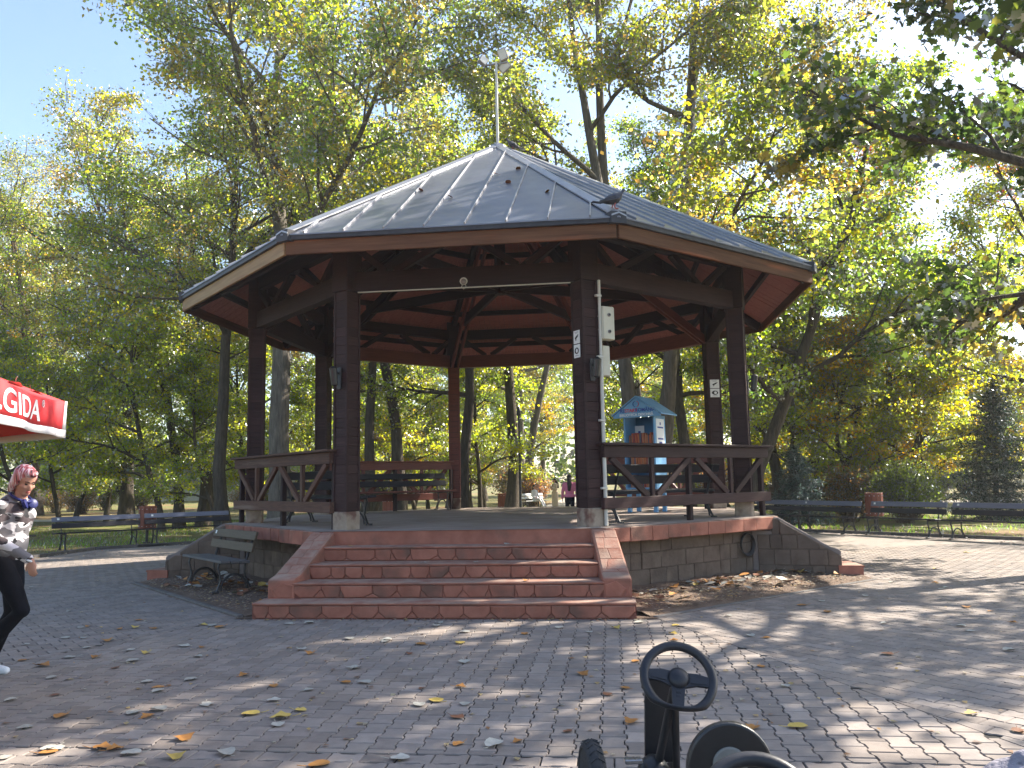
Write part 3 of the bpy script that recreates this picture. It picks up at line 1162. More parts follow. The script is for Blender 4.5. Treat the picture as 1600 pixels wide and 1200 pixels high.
# ceiling boards, fascia, roof
for k in range(8):
    S = sec_m(k)
    apo = RE * AP
    slope = (ZA - ZET) / RE / AP
    b = MB()
    u = -apo * T225
    lim = apo * T225
    while u < lim:
        w_ = min(.118, lim - u)
        pl = [(u + .003, 0.05), (u + w_ - .003, 0.05), (u + w_ - .003, apo - .04), (u + .003, apo - .04)]
        pl = clip(pl, (1, -T225), -.02); pl = clip(pl, (-1, -T225), -.02)
        if len(pl) >= 3:
            dz = rs.uniform(-.004, .004)
            b.prism([S @ Vector((x, y, 4.61 + (apo - y) * slope + dz)) for x, y in pl], (0, 0, .02))
        u += .118
    tag(b.build('ceiling_boards', M['ceil_wood'], gz), kind='stuff')
    a, c = vert(k - 1, RE), vert(k, RE)
    d = (c - a).normalized()
    nrm = Vector((d.y, -d.x, 0))
    if nrm.dot(a) < 0: nrm = -nrm
    pale = (k == 7)
    zf_ = (ZEB + ZET - .07) / 2
    fb = beam('fascia_board', a - nrm * .025 + d * .02 + Vector((0, 0, zf_)), c - nrm * .025 - d * .02 + Vector((0, 0, zf_)), .042, ZET - .07 - ZEB, M['pale_fascia'] if pale else M['fascia_wood'], gz)
    if pale: fb['label'] = 'unpainted yellowish fascia board'
    beam('eave_flashing', a + d * .005 + nrm * .012 + Vector((0, 0, ZET - .035)), c - d * .005 + nrm * .012 + Vector((0, 0, ZET - .035)), .05, .085, M['roof_trim'], gz)
    # standing seam sheets
    ao = apo + .05
    hw = ao * T225
    zr = lambda y: ZET + (apo - y) * slope + .012
    us = [-hw] + [-hw + .30 + .525 * q for q in range(8) if -hw + .30 + .525 * q < hw - .1] + [hw]
    for q in range(len(us) - 1):
        pl = [(us[q] + .002, 0), (us[q + 1] - .002, 0), (us[q + 1] - .002, ao), (us[q] + .002, ao)]
        pl = clip(pl, (1, -T225), 0); pl = clip(pl, (-1, -T225), 0)
        if len(pl) < 3: continue
        b = MB()
        dz = rs.uniform(-.003, .003)
        b.prism([S @ Vector((x, y, zr(y) + dz + rs.uniform(-.002, .002))) for x, y in pl], (0, 0, .018))
        b.build('roof_sheet', M['roof_metal'], gz)
        if q > 0:
            u = us[q]
            v0 = abs(u) / T225 + .06
            if v0 < ao - .05:
                beam('roof_seam', S @ Vector((u, v0, zr(v0) + .030)), S @ Vector((u, ao + .005, zr(ao) + .030)), .018, .034, M['hip_metal'], gz)
    # hip caps
    h0, h1 = vert(k, RE + .05), vert(k, .05)
    zz0, zz1 = ZET + .035 - .05 * .567, ZA - .01
    tang = Vector((-h0.y, h0.x, 0)).normalized()
    b = MB()
    rise = .13 * math.tan(R(22.5)) * .54
    L0, L1 = h0 + Vector((0, 0, zz0 + .02)), h1 + Vector((0, 0, zz1 + .02))
    w_ = .10
    V = []
    for P0 in (L0, L1):
        rdir = vert(k, 1)
        for s in (-1, 0, 1):
            V.append(P0 + tang * (w_ * s) + Vector((0, 0, (.028 if s == 0 else -.012))))
    V += [v - Vector((0, 0, .02)) for v in V]
    F = [[0, 3, 4, 1], [1, 4, 5, 2], [6, 7, 10, 9], [7, 8, 11, 10], [0, 1, 7, 6], [1, 2, 8, 7], [3, 9, 10, 4], [4, 10, 11, 5], [0, 6, 9, 3], [2, 5, 11, 8]]
    b.add(V, F)
    b.build('hip_cap', M['hip_metal'], gz)
    b = MB()
    e = vert(k, RE + .045)
    b.prism([e + tang * -.10 + Vector((0, 0, ZET - .09)), e + tang * .10 + Vector((0, 0, ZET - .09)), e + tang * .13 - vert(k, .16) + Vector((0, 0, ZET - .09)), e - tang * .13 - vert(k, .16) + Vector((0, 0, ZET - .09))], (0, 0, .15))
    b.build('corner_flashing', M['roof_trim'], gz)
b = MB()
b.lathe([(.20, ZA - .07), (.16, ZA + .0), (.06, ZA + .05), (.03, ZA + .07)], 8)
b.build('finial_cap', M['hip_metal'], gz)

# railings on the closed sides
for k, u0, u1 in ((1, -1.60, 2.05), (-1, -2.05, 1.60), (3, -1.55, 1.55), (-3, -1.55, 1.55)):
    S = sec_m(k)
    v = RC * AP + .19
    mt = M['rail_wood']
    if k == 1: mt = M['board_wood']
    if abs(k) == 3: v = RC * AP - .02; mt = M['red_wood']
    pt = lambda u, z, dv=0.0: S @ Vector((u, v + dv, z))
    out = S.to_3x3() @ Vector((0, 1, 0))
    rail = beam('railing', pt(u0, ZF + .985), pt(u1, ZF + .985), .07, .16, mt, gz, up=(0, 0, 1))
    q0, q1 = pt(u0, ZF + .985), pt(u1, ZF + .985)
    inv = mat_from(*basis(q1 - q0), (q0 + q1) / 2).inverted()

    def sub(name, p0, p1, w, h, mat, up=(0, 0, 1)):
        o = beam(name, p0, p1, w, h, mat, rail, up=up)
        o.matrix_local = inv @ mat_from(*basis(p1 - p0, up), (p0 + p1) / 2)
        return o
    sub('handrail', pt(u0 - .05, ZF + 1.085, .01), pt(u1 + .05, ZF + 1.085, .01), .17, .035, mt)
    sub('lower_rail', pt(u0 - .02, ZF + .30), pt(u1 + .02, ZF + .30), .07, .15, mt)
    um = (u0 + u1) / 2
    for up_ in (u0 + .06, um, u1 - .06):
        sub('post', pt(up_, ZF, -.085), pt(up_, ZF + .91, -.085), .075, .075, M['dark_wood'], up=out)
    for a, c in ((u0 + .10, um - .03), (um + .03, u1 - .10)):
        m_ = (a + c) / 2
        sub('baluster', pt(m_, ZF + .375), pt(m_, ZF + .905), .07, .055, mt, up=out)
        sub('diagonal', pt(a + .04, ZF + .905), pt(m_ - .09, ZF + .375), .085, .055, mt, up=out)
        sub('diagonal', pt(c - .04, ZF + .905), pt(m_ + .09, ZF + .375), .085, .055, mt, up=out)

# ------------------------------------------------------------------ things fixed to the gazebo
def gpt(k, u, v, z):
    return GM @ (sec_m(k) @ Vector((u, v, z)))


def face_frame(k, f_ang, dist, z):
    """a frame on a face of column k: X along the face, Y up, Z outwards (world)"""
    p = vert(k, RC)
    ang = R(rot_of[k]) + f_ang
    n_ = Matrix.Rotation(ang, 3, 'Z') @ Vector((0, -1, 0))
    x = Matrix.Rotation(ang, 3, 'Z') @ Vector((1, 0, 0))
    return GM @ mat_from(x, Vector((0, 0, 1)), n_, Vector((p.x, p.y, z)) + n_ * dist)


def face_toward(k, which):
    """face angles of column k sorted from the one that looks most at the stairs' foot"""
    p = vert(k, RC)
    L_ = []
    for f in range(4):
        n_ = Matrix.Rotation(R(rot_of[k]) + f * PI / 2, 3, 'Z') @ Vector((0, -1, 0))
        L_.append((n_.dot((camg - p).normalized()), n_.x, f * PI / 2))
    L_.sort(reverse=True)
    two = sorted(L_[:2], key=lambda t: t[1])
    return {'left': two[0][2], 'right': two[1][2], 'main': L_[0][2]}[which]


def cctv_sign(name, label, F, w, h):
    t = tag(empty(name), label, 'sign', 'camera surveillance signs on the gazebo columns')
    t.matrix_world = F
    for s, yc in ((0, h * .26), (1, -h * .26)):
        b = MB(); b.box((0, yc, .004), (w, h * .485, .008), ch=.002)
        b.build('sign_plate', M['tag_white'], t)
    b = MB()                     # camera pictogram above
    b.bar((-w * .22, h * .20, .0095), (w * .20, h * .30, .0095), .004, h * .075, up=(0, 1, 0), ch=.001)
    b.bar((-w * .05, h * .20, .0095), (-w * .12, h * .12, .0095), .004, h * .03, up=(1, 0, 0), ch=.001)
    b.box((w * .26, h * .325, .0095), (w * .1, h * .04, .004), ch=.001)
    b.build('camera_symbol', M['sign_black'], t)
    b = MB()                     # dome / watching eye below
    pts = [(w * .34 * math.cos(a), -h * .25 + h * .12 * math.sin(a), .0085) for a in [i * 2 * PI / 20 for i in range(20)]]
    b.prism(pts, (0, 0, .003))
    b.build('dome_symbol', M['sign_black'], t)
    b = MB()
    pts = [(w * .05 + w * .15 * math.cos(a), -h * .25 + h * .075 * math.sin(a), .0118) for a in [i * 2 * PI / 16 for i in range(16)]]
    b.prism(pts, (0, 0, .003))
    b.build('dome_symbol', M['tag_white'], t)
    b = MB()
    for yy, ww in ((h * .44, .6), (h * .405, .4), (-h * .44, .66), (-h * .41, .5)):
        b.box((0, yy, .0092), (w * ww, h * .014, .003), ch=.0005)
    b.build('print_lines', M['grey_print'], t)
    return t


cctv_sign('warning_sign', 'narrow white camera surveillance sign on the column right of the front stairs', face_frame(0, face_toward(0, 'left'), .135, 3.34), .14, .37)
cctv_sign('warning_sign', 'white camera surveillance sign on the far right column behind the book cabinet', face_frame(2, face_toward(2, 'right'), .135, 3.27), .19, .35)


def wall_lamp(label, F):
    t = tag(empty('wall_lamp'), label, 'lamp', 'black lamps on the gazebo columns')
    t.matrix_world = F
    b = MB(); b.box((0, 0, .012), (.075, .30, .022), ch=.004)
    b.build('back_plate', M['iron'], t)
    b = MB(); b.bar((0, .06, .02), (0, .09, .10), .03, .03, ch=.004); b.build('arm', M['iron'], t)
    b = MB()
    b.lathe([(.015, .13), (.055, .10), (.045, -.13), (.02, -.15)], 10, Matrix.Translation((0, .03, .115)) @ Matrix.Rotation(-PI / 2, 4, 'X') @ Matrix.Rotation(R(8), 4, 'X'))
    b.build('lamp_shade', M['black_plastic'], t, smooth=40)


wall_lamp('small black lamp on the column left of the front stairs', face_frame(-1, face_toward(-1, 'left'), .135, 2.98))
wall_lamp('small black lamp on the column right of the front stairs', face_frame(0, face_toward(0, 'right'), .135, 2.98))
F = face_frame(1, face_toward(1, 'main') + PI / 2, .135, 2.98)
wall_lamp('small black lamp on the outermost right column', F)

# conduit and two cream boxes on the column right of the stairs
F = face_frame(0, face_toward(0, 'right'), .15, 0)
Fi = F
t = tag(empty('cable_conduit'), 'pale vertical conduit pipe running up the column right of the stairs', 'pipe')
t.matrix_world = F
b = MB(); b.tube([(.14, .91, .01), (.14, 3.15, .01)], .026, 10); b.build('pipe_section', M['pipe'], t, smooth=40)
b = MB(); b.tube([(.14, 3.15, .01), (.14, 4.22, .01)], .021, 10); b.build('pipe_section', M['pipe'], t, smooth=40)
for y in (1.4, 2.3, 3.16, 4.0):
    b = MB(); b.box((.12, y, .012), (.09, .03, .05), ch=.004); b.build('clamp', M['pipe'], t)
for (lab, x, y, w, h, d, dots) in (('cream electrical box with two round plugs beside the conduit', .265, 3.63, .21, .46, .12, True),
                                   ('smaller cream electrical box below the one with two plugs', .265, 3.12, .14, .42, .10, False)):
    t = tag(empty('electrical_box'), lab, 'box', 'cream boxes by the conduit')
    t.matrix_world = F @ Matrix.Translation((x, y, -.02 if dots else -.09))
    b = MB(); b.box((0, 0, 0), (w, h, d), ch=.012); b.build('housing', M['cream'], t)
    b = MB(); b.box((-w * .06, 0, d / 2 + .006), (w * .78, h * .97, .014), ch=.005); b.build('lid', M['cream'], t)
    if dots:
        for yy in (.11, -.12):
            b = MB(); b.lathe([(.026, 0), (.026, .012), (.02, .016)], 12, Matrix.Translation((.0, yy, d / 2 + .012)))
            b.build('plug', M['lamp_grey'], t)
            b = MB(); b.lathe([(.016, .0), (.016, .006)], 12, Matrix.Translation((.0, yy, d / 2 + .027)))
            b.build('plug_centre', M['sign_black'], t)
    b = MB()
    b.bar((-w / 2, h * .2, 0), (-.14, h * .2, .01), .02, .03); b.bar((-w / 2, -h * .2, 0), (-.14, -h * .2, .01), .02, .03)
    b.build('bracket', M['pipe'], t)

# cable strip under the front beam, little dome camera on it
p0, p1 = gpt(0, -1.50, RC * AP + .06, ZB - .012), gpt(0, 1.50, RC * AP + .06, ZB - .012)
o = beam('cable_strip', p0, p1, .024, .016, M['pipe'], None)
tag(o, 'pale cable strip running along the underside of the front beam', 'cable')
t = thing('dome_camera', 'small white dome camera with hanging loop on the front beam', 'camera', gpt(0, .02, RC * AP + .085, ZB + .07))
b = MB(); b.lathe([(.05, -.01), (.055, .015), (.03, .035)], 12, Matrix.Rotation(PI / 2, 4, 'X')); b.build('mount', M['tag_white'], t, smooth=40)
b = MB(); b.ell((0, -.025, -.01), (.042, .04, .042)); b.build('dome', M['lamp_grey'], t, smooth=True)
b = MB(); b.tube([(-.01, -.03, -.04), (-.03, -.03, -.09), (0, -.03, -.115), (.035, -.03, -.09), (.02, -.03, -.03)], .006, 6); b.build('cable_loop', M['pipe'], t)

# mast with floodlights on the roof top
t = thing('floodlight_mast', 'thin white mast with square floodlights standing on the roof peak', 'mast', gw(0, 0, ZA + .04))
b = MB(); b.tube([(0, 0, 0), (-.005, 0, .9), (0, 0, 1.68)], [.028, .026, .022], 10); b.build('pole', M['mast'], t, smooth=40)
b = MB(); b.bar((-.24, .02, 1.62), (.22, -.02, 1.66), .03, .03); b.bar((.05, -.1, 1.60), (.05, .12, 1.62), .025, .025); b.build('crossbar', M['lamp_grey'], t)
for (x, y, z, rx, ry, rz_) in ((-.26, .02, 1.72, -.3, .55, .5), (.13, -.06, 1.80, .35, -.25, -.35), (.16, .05, 1.60, .5, .9, .2)):
    mw = Matrix.Translation((x, y, z)) @ Euler((rx, ry, rz_)).to_matrix().to_4x4()
    b = MB(); b.box((0, 0, 0), (.17, .07, .23), ch=.012)
    for q in range(5): b.box((-.07 + .035 * q, .05, 0), (.008, .04, .19), ch=.002)
    fl = b.build('floodlight', M['lamp_grey'], t, mw=mw)
    b = MB(); b.box((0, -.038, 0), (.14, .006, .19), ch=.002); b.build('glass', M['mast'], fl)
b = MB(); b.tube([(-.2, .01, 1.6), (-.15, 0, 1.2), (-.06, 0, 1.35), (-.03, 0, 1.1), (-.02, 0, .8)], .006, 5); b.tube([(-.22, .01, 1.6), (-.24, 0, 1.35), (-.1, 0, 1.25), (-.02, 0, 1.5)], .005, 5)
b.build('cable', M['iron'], t)


# pigeons
def pigeon(label, loc, rz, s=1.0):
    t = thing('pigeon', label, 'bird', loc, rz, 'pigeons on the gazebo roof')
    b = MB()
    prof = [(-.155, .058, .006, .018), (-.11, .072, .024, .022), (-.06, .092, .045, .045), (0, .108, .056, .058), (.05, .122, .052, .056), (.085, .148, .036, .042),
            (.10, .178, .025, .028), (.112, .202, .025, .027), (.128, .214, .017, .018), (.138, .215, .006, .007)]
    n_ = 14
    V, F = [], []
    for (x, z, wy, wz) in prof:
        for q in range(n_):
            a = 2 * PI * q / n_
            V.append((x * s, math.cos(a) * wy * s, (z + math.sin(a) * wz) * s))
    for i in range(len(prof) - 1):
        for q in range(n_):
            F.append([i * n_ + q, i * n_ + (q + 1) % n_, (i + 1) * n_ + (q + 1) % n_, (i + 1) * n_ + q])
    F.append(list(range(n_))[::-1]); F.append([(len(prof) - 1) * n_ + q for q in range(n_)])
    b.add(V, F); b.build('body', M['bird'], t, smooth=True)
    for sy in (-1, 1):
        b = MB()
        V = [(.055, .050, .135), (.045, .062, .10), (-.02, .062, .082), (-.10, .036, .068), (-.155, .014, .066), (-.10, .034, .094), (-.01, .054, .128)]
        V = [(x * s, y * sy * s, z * s) for x, y, z in V] + [(x * s, (y - .010) * sy * s, z * s) for x, y, z in V]
        F = [list(range(7)), list(range(7, 14))[::-1]] + [[i, (i + 1) % 7, 7 + (i + 1) % 7, 7 + i] for i in range(7)]
        b.add(V, F); b.build('wing', M['bird_pale'] if sy > 9 else M['bird'], t)
    b = MB(); b.box((-.185 * s, 0, .052 * s), (.11 * s, .045 * s, .010 * s), ch=.003); b.build('tail', M['bird'], t)
    b = MB(); b.tube([(.135 * s, 0, .214 * s), (.155 * s, 0, .208 * s), (.162 * s, 0, .203 * s)], [.006 * s, .005 * s, .001], 6); b.build('beak', M['iron'], t)
    for sy in (-1, 1):
        b = MB()
        b.tube([(.01 * s, .024 * sy * s, .06 * s), (.0, .026 * sy * s, .03 * s), (.008 * s, .026 * sy * s, .002)], .006 * s, 6)
        for a in (-.5, 0, .5): b.tube([(.008 * s, .026 * sy * s, .004), (.04 * s * math.cos(a), (.026 * sy + .04 * math.sin(a)) * s, .003)], .004 * s, 5)
        b.build('foot', M['pink_leg'], t)


e = vert(0, RE - .12)
pigeon('dark pigeon standing at the right corner of the front roof slope', GM @ Vector((e.x, e.y, ZET + .135)), R(22), 1.25)
e = vert(1, .33)
pigeon('pigeon just right of the roof peak, nearest to the mast', GM @ Vector((e.x, e.y, ZA - .145)), R(200), 1.0)
e = vert(2, .78)
pigeon('pigeon farther down the right roof slope behind the peak', GM @ Vector((e.x, e.y, ZA - .40)), R(160), 1.0)

# coil of hose on the stone wall right of the stairs
cp = gpt(1, 1.38, rw * AP + .05, .50)
b = MB()
yv = (GM @ (sec_m(1) @ Vector((0, 1, 0)).to_4d())).xyz if False else (GM.to_3x3() @ (sec_m(1).to_3x3() @ Vector((0, 1, 0))))
x, y, z = basis(yv)
MM = mat_from(y, z, x, (0, 0, 0))
for q in range(3):
    b.torus(cp + Vector((0, 0, -.008 * q)) + yv * .012 * q, .155 + .006 * q, .011, 28, 6, MM)
tag(b.build('hose_coil', M['iron'], None, smooth=True), 'dark coiled hose hanging on the stone wall right of the stairs', 'hose')


# ------------------------------------------------------------------ benches
def bench_frame_mb():
    b = MB()
    fl = (1, .62)
    # local: x along the bench (0), y forwards, z up
    b.tube([(0, .30, 0), (0, .275, .05), (0, .235, .16), (0, .25, .26), (0, .275, .34), (0, .26, .40)], [.024, .022, .019, .019, .021, .022], 8, flat=fl)
    b.tube([(0, -.22, 0), (0, -.19, .05), (0, -.13, .16), (0, -.10, .26), (0, -.115, .40)], [.024, .022, .019, .019, .022], 8, flat=fl)
    b.tube([(0, .26, .40), (0, .10, .395), (0, -.115, .385)], .021, 8, flat=fl)
    b.tube([(0, -.115, .39), (0, -.15, .50), (0, -.20, .66), (0, -.245, .82)], [.022, .020, .018, .017], 8, flat=fl)
    arc = [(0, .045 + .19 * math.cos(a), .02 + .22 * math.sin(a)) for a in [PI * i / 10 for i in range(11)]]
    b.tube(arc, .017, 8, flat=fl)
    b.box((0, .305, .012), (.06, .09, .024)); b.box((0, -.225, .012), (.06, .09, .024))
    return b


def bench_mesh(iron):
    key = 'bench_' + iron.name
    if key not in board_cache: board_cache[key] = bench_frame_mb().mesh('end_frame', iron, 60)
    return board_cache[key]


def slat(L, w, h, mat):
    key = ('slat', L, w, h, mat.name)
    if key not in board_cache:
        bb = MB(); V, F = chamfer_box(L, w, h, .006); bb.add(V, F)
        board_cache[key] = bb.mesh('slat', mat)
    return board_cache[key]


def bench(label, loc, face, L=1.95, top=None, second=None, seat=None, iron=None, group=None, tag_u=None, parent=None):
    """face = direction the sitter looks (2-D)"""
    fx, fy = face
    ang = math.atan2(fy, fx) - PI / 2
    t = thing('bench', label, 'bench', loc, ang, group)
    top = top or M['bench_sky_sheen']; second = second or M['bench_black']; seat = seat or M['bench_black']; iron = iron or M['iron']
    for s in (-1, 1):
        link('end_frame', bench_mesh(iron), t, Matrix.Translation((s * (L / 2 - .22), 0, 0)))
    rx = Matrix.Rotation(R(-74), 4, 'X')
    for q, (y, z, a, mt) in enumerate(((-.205, .76, -74, top), (-.163, .60, -76, second))):
        o = link('back_slat', slat(L, .125, .034, mt), t, Matrix.Translation((0, y + .02, z)) @ Matrix.Rotation(R(a), 4, 'X'))
    for y in (.245, .105, -.035):
        link('seat_slat', slat(L, .128, .036, seat), t, Matrix.Translation((0, y, .43 - (.25 - y) * .05)) @ Matrix.Rotation(R(2.5), 4, 'X'))
    if tag_u is not None:
        b = MB(); b.box((0, 0, 0), (.055, .003, .05), ch=.001)
        b.build('number_tag', M['tag_white'], t, mw=Matrix.Translation((tag_u, -.205 + .02 + .0215, .765 + .005)) @ Matrix.Rotation(R(16), 4, 'X'))
    return t


bench('dark bench with sky sheen painted on its back slat behind the walking woman, leftmost', (-12.35, 19.6, 0), (.76, -.65), group='benches along the plaza edge', tag_u=.85)
bench('dark slatted bench with painted sky sheen left of the red wooden bin on the left side', (-10.80, 21.80, 0), (.68, -.733), L=2.15, group='benches along the plaza edge', tag_u=.93)
bench('dark slatted bench with painted sky sheen between the left red bin and the gazebo stairs', (-9.05, 23.35, 0), (.62, -.78), L=2.3, group='benches along the plaza edge', tag_u=.95)
bench('dark slatted bench with painted sky sheen half hidden by the gazebo wing wall on the right', (7.45, 24.0, 0), (-.86, -.51), L=1.95, group='benches along the plaza edge', tag_u=.85)
bench('dark slatted bench with painted sky sheen left of the red wooden bin on the right side', (8.32, 22.35, 0), (-.90, -.43), L=2.0, group='benches along the plaza edge', tag_u=.88)
bench('dark slatted bench with painted sky sheen directly in front of the right red bin', (9.52, 20.55, 0), (-.88, -.475), L=2.1, group='benches along the plaza edge', tag_u=.93)
bench('dark slatted bench with painted sky sheen in front of the dark spruce, rightmost', (10.62, 18.6, 0), (-.88, -.475), L=2.15, group='benches along the plaza edge', tag_u=.93)

# bench on the soil bed left of the stairs
bl = GM @ (sec_m(-1) @ Vector((-.28, 5.06, .05)))
fv = GM.to_3x3() @ (sec_m(-1).to_3x3() @ Vector((0, 1, 0)))
bench('weathered olive bench against the stone wall left of the stairs', bl, (fv.x, fv.y), L=1.72, top=M['bench_olive'], second=M['bench_olive'], seat=M['bench_grey'], iron=M['iron'], tag_u=.74)
# benches inside the gazebo
for k, lab, u, L, ir in ((1, 'dark bench behind the right railing with its back to the stairs', .12, 2.5, M['iron']),
                         (-1, 'dark bench behind the left railing with its back to the stairs', .05, 2.3, M['iron']),
                         (-3, 'dark bench with worn iron legs against the back left railing', .0, 2.5, M['worn_iron'])):
    p = GM @ (sec_m(k) @ Vector((u, RC * AP - (.42 if k > -2 else .38), ZF)))
    fv = -(GM.to_3x3() @ (sec_m(k).to_3x3() @ Vector((0, 1, 0))))
    bench(lab, p, (fv.x, fv.y), L=L, top=M['bench_black'], second=M['bench_black'], seat=M['red_wood'] if k == -3 else M['bench_black'], iron=ir, group='benches inside the gazebo')
bench('far white bench beside the round bush', (1.05, 45.2, 0), (.7, -.7), L=1.8, top=M['bench_white'], second=M['bench_white'], seat=M['bench_white'], iron=M['iron'])


# ------------------------------------------------------------------ bins
def bin_(label, loc, s=1.0):
    t = thing('litter_bin', label, 'bin', loc, rnd.uniform(0, 1), 'red wooden litter bins')
    n_ = 12
    for q in range(n_):
        a = 2 * PI * q / n_
        key = ('binslat',)
        if key not in board_cache:
            bb = MB(); V, F = chamfer_box(.026, .105, .62, .006); bb.add(V, F)
            board_cache[key] = bb.mesh('slat', M['bin_wood'])
        link('slat', board_cache[key], t, Matrix.Rotation(a, 4, 'Z') @ Matrix.Translation((.215, 0, .70)))
    b = MB()
    b.lathe([(.195, .40), (.195, .97), (.18, .97), (.18, .42)], 16); b.build('liner', M['iron'], t)
    b = MB()
    for q in range(n_):
        a = 2 * PI * (q) / n_
        for zz in (.93, .46):
            b.ell((.230 * math.cos(a), .230 * math.sin(a), zz), .014, None, 6, 4)
    b.build('bolt', M['steel'], t)
    b = MB(); b.tube([(0, 0, 0), (0, 0, .42)], .04, 8); b.box((0, 0, .01), (.2, .2, .03)); b.build('post', M['iron'], t)
    return t


bin_('red wooden bin between the two left benches', (-10.25, 23.4, 0))
bin_('red wooden bin behind the right benches', (9.75, 22.7, 0))
bin_('red wooden bin on the path left of the leaning trunk, seen through the gazebo', (-.45, 34.5, 0))
bin_('red wooden bin on the path beside the round bush, seen through the gazebo', (1.35, 46.5, .0))
bin_('red wooden bin behind the bench at the back of the gazebo', (-4.1, 27.5, 0))

# ------------------------------------------------------------------ book cabinet
LM = Matrix.Translation((2.47, 15.55, ZF)) @ Matrix.Rotation(R(-33), 4, 'Z')
t = tag(empty('book_cabinet'), 'blue open book cabinet shaped like a house standing in the gazebo', 'book cabinet')
t.matrix_world = LM
W_, D_, Z0, Z1 = .62, .50, .42, 1.78
b = MB()
b.box((-W_ / 2 + .015, 0, (Z0 + Z1) / 2), (.03, D_, Z1 - Z0)); b.box((W_ / 2 - .015, 0, (Z0 + Z1) / 2), (.03, D_, Z1 - Z0)); b.build('side_panel', M['lib_blue'], t)
b = MB(); b.box((0, D_ / 2 - .012, (Z0 + Z1) / 2), (W_ - .062, .02, Z1 - Z0)); b.build('back_panel', M['lib_dark'], t)
for z in (Z0 + .015, .86, 1.22):
    b = MB(); b.box((0, -.006, z), (W_ - .062, D_ - .03, .03)); b.build('shelf', M['lib_blue'], t)
for sx in (-1, 1):
    for sy in (-1, 1):
        b = MB(); b.box((sx * (W_ / 2 - .05), sy * (D_ / 2 - .05), Z0 / 2), (.07, .07, Z0)); b.build('leg', M['lib_blue'], t)
b = MB()
gz0 = 1.74
b.prism([(-.47, -D_ / 2 - .10, gz0), (.47, -D_ / 2 - .10, gz0), (.47, -D_ / 2 - .10, gz0 + .04), (0, -D_ / 2 - .10, gz0 + .36), (-.47, -D_ / 2 - .10, gz0 + .04)], (0, .03, 0))
b.build('gable', M['lib_blue'], t)
for s in (-1, 1):
    b = MB()
    b.prism([(0, -D_ / 2 - .12, gz0 + .375), (s * .50, -D_ / 2 - .12, gz0 + .035), (s * .50, -D_ / 2 - .12, gz0 + .06), (0, -D_ / 2 - .12, gz0 + .40)], (0, D_ + .26, 0))
    b.build('roof', M['lib_blue'], t)
tilt = Matrix.Rotation(PI / 2, 4, 'X')
yg = -D_ / 2 - .1035
for s, size, x, z, mt in (('RE:', .088, -.265, gz0 + .125, 'print_blue'), ('START', .088, -.10, gz0 + .125, 'print_red'), ('ROMÂNIA', .088, .185, gz0 + .13, 'print_blue'), ('BIBLIOTECA DESCHISĂ', .066, 0, gz0 + .045, 'print_white')):
    link('lettering', text_mesh('lettering', s, size, M[mt], bold=.0015), t, Matrix.Translation((x, yg, z)) @ tilt)
b = MB()
arc = [(-.012 + .045 * math.cos(a), yg, gz0 + .245 + .05 * math.sin(a)) for a in [R(90 + 180 * i / 8) for i in range(9)]]
b.tube(arc, .013, 6, flat=(1, .3)); b.build('emblem', M['print_blue'], t)
b = MB()
arc = [(.012 + .045 * math.cos(a), yg, gz0 + .245 + .05 * math.sin(a)) for a in [R(-90 + 180 * i / 8) for i in range(9)]]
b.tube(arc, .013, 6, flat=(1, .3)); b.build('emblem', M['print_red'], t)
# notices: inside left and on the right side
def notice(parent, mw, w, h):
    b = MB(); b.box((0, 0, 0), (w, .004, h), ch=.001)
    o = b.build('notice', M['print_white'], parent, mw=mw)
    return o
nt_ = notice(t, Matrix.Translation((-.19, .19, 1.49)), .2, .25)
b = MB(); b.box((0, -.004, .0), (.05, .003, .05)); b.box((0, -.004, -.06), (.14, .003, .012)); b.build('print_lines', M['print_blue'], nt_)
nt_ = notice(t, Matrix.Translation((W_ / 2 + .004, 0, 1.36)) @ Matrix.Rotation(PI / 2, 4, 'Z'), .36, .70)
b = MB()
b.box((0, -.004, .26), (.05, .003, .05))
for z, w in ((.19, .26), (-.02, .24), (-.09, .14), (-.16, .26), (-.24, .24)): b.box((0, -.004, z), (w, .003, .028))
b.build('print_lines', M['print_blue'], nt_)
rb = random.Random(4)
BOOKW = ('rust brown', 'orange', 'dark red', 'tan', 'black', 'cream', 'maroon')
bookmats = [mk('book_' + str(q), c, None, rough=.6, bump=0) for q, c in enumerate(((.42, .10, .04), (.50, .16, .06), (.35, .05, .04), (.46, .20, .10), (.10, .10, .14), (.55, .42, .30), (.30, .06, .05)))]
for zz, n_, gap in ((1.235, 21, 0), (.875, 17, 0), (Z0 + .03, 14, 0)):
    x = -W_ / 2 + .05
    for q in range(n_):
        w = rb.uniform(.019, .032); h = rb.uniform(.18, .235)
        if x + w > W_ / 2 - .04: break
        b = MB(); b.box((0, 0, h / 2), (w, .15, h), ch=.003)
        bi = rb.randrange(len(bookmats)); bw = BOOKW[bi]
        o = b.build('book', bookmats[bi], None)
        ti = rb.uniform(-.10, .03) if q > 4 else 0
        o.matrix_world = LM @ Matrix.Translation((x + w / 2, -.06 + rb.uniform(-.015, .015), zz + abs(math.sin(ti)) * w * .5 + .001)) @ Matrix.Rotation(ti, 4, 'Y')
        sh = {1.235: 'upper', .875: 'middle'}.get(zz, 'lowest')
        tag(o, bw + ' book on the ' + sh + ' shelf of the blue cabinet', 'book', bw + ' books on the ' + sh + ' shelf of the cabinet')
        x += w + .0025

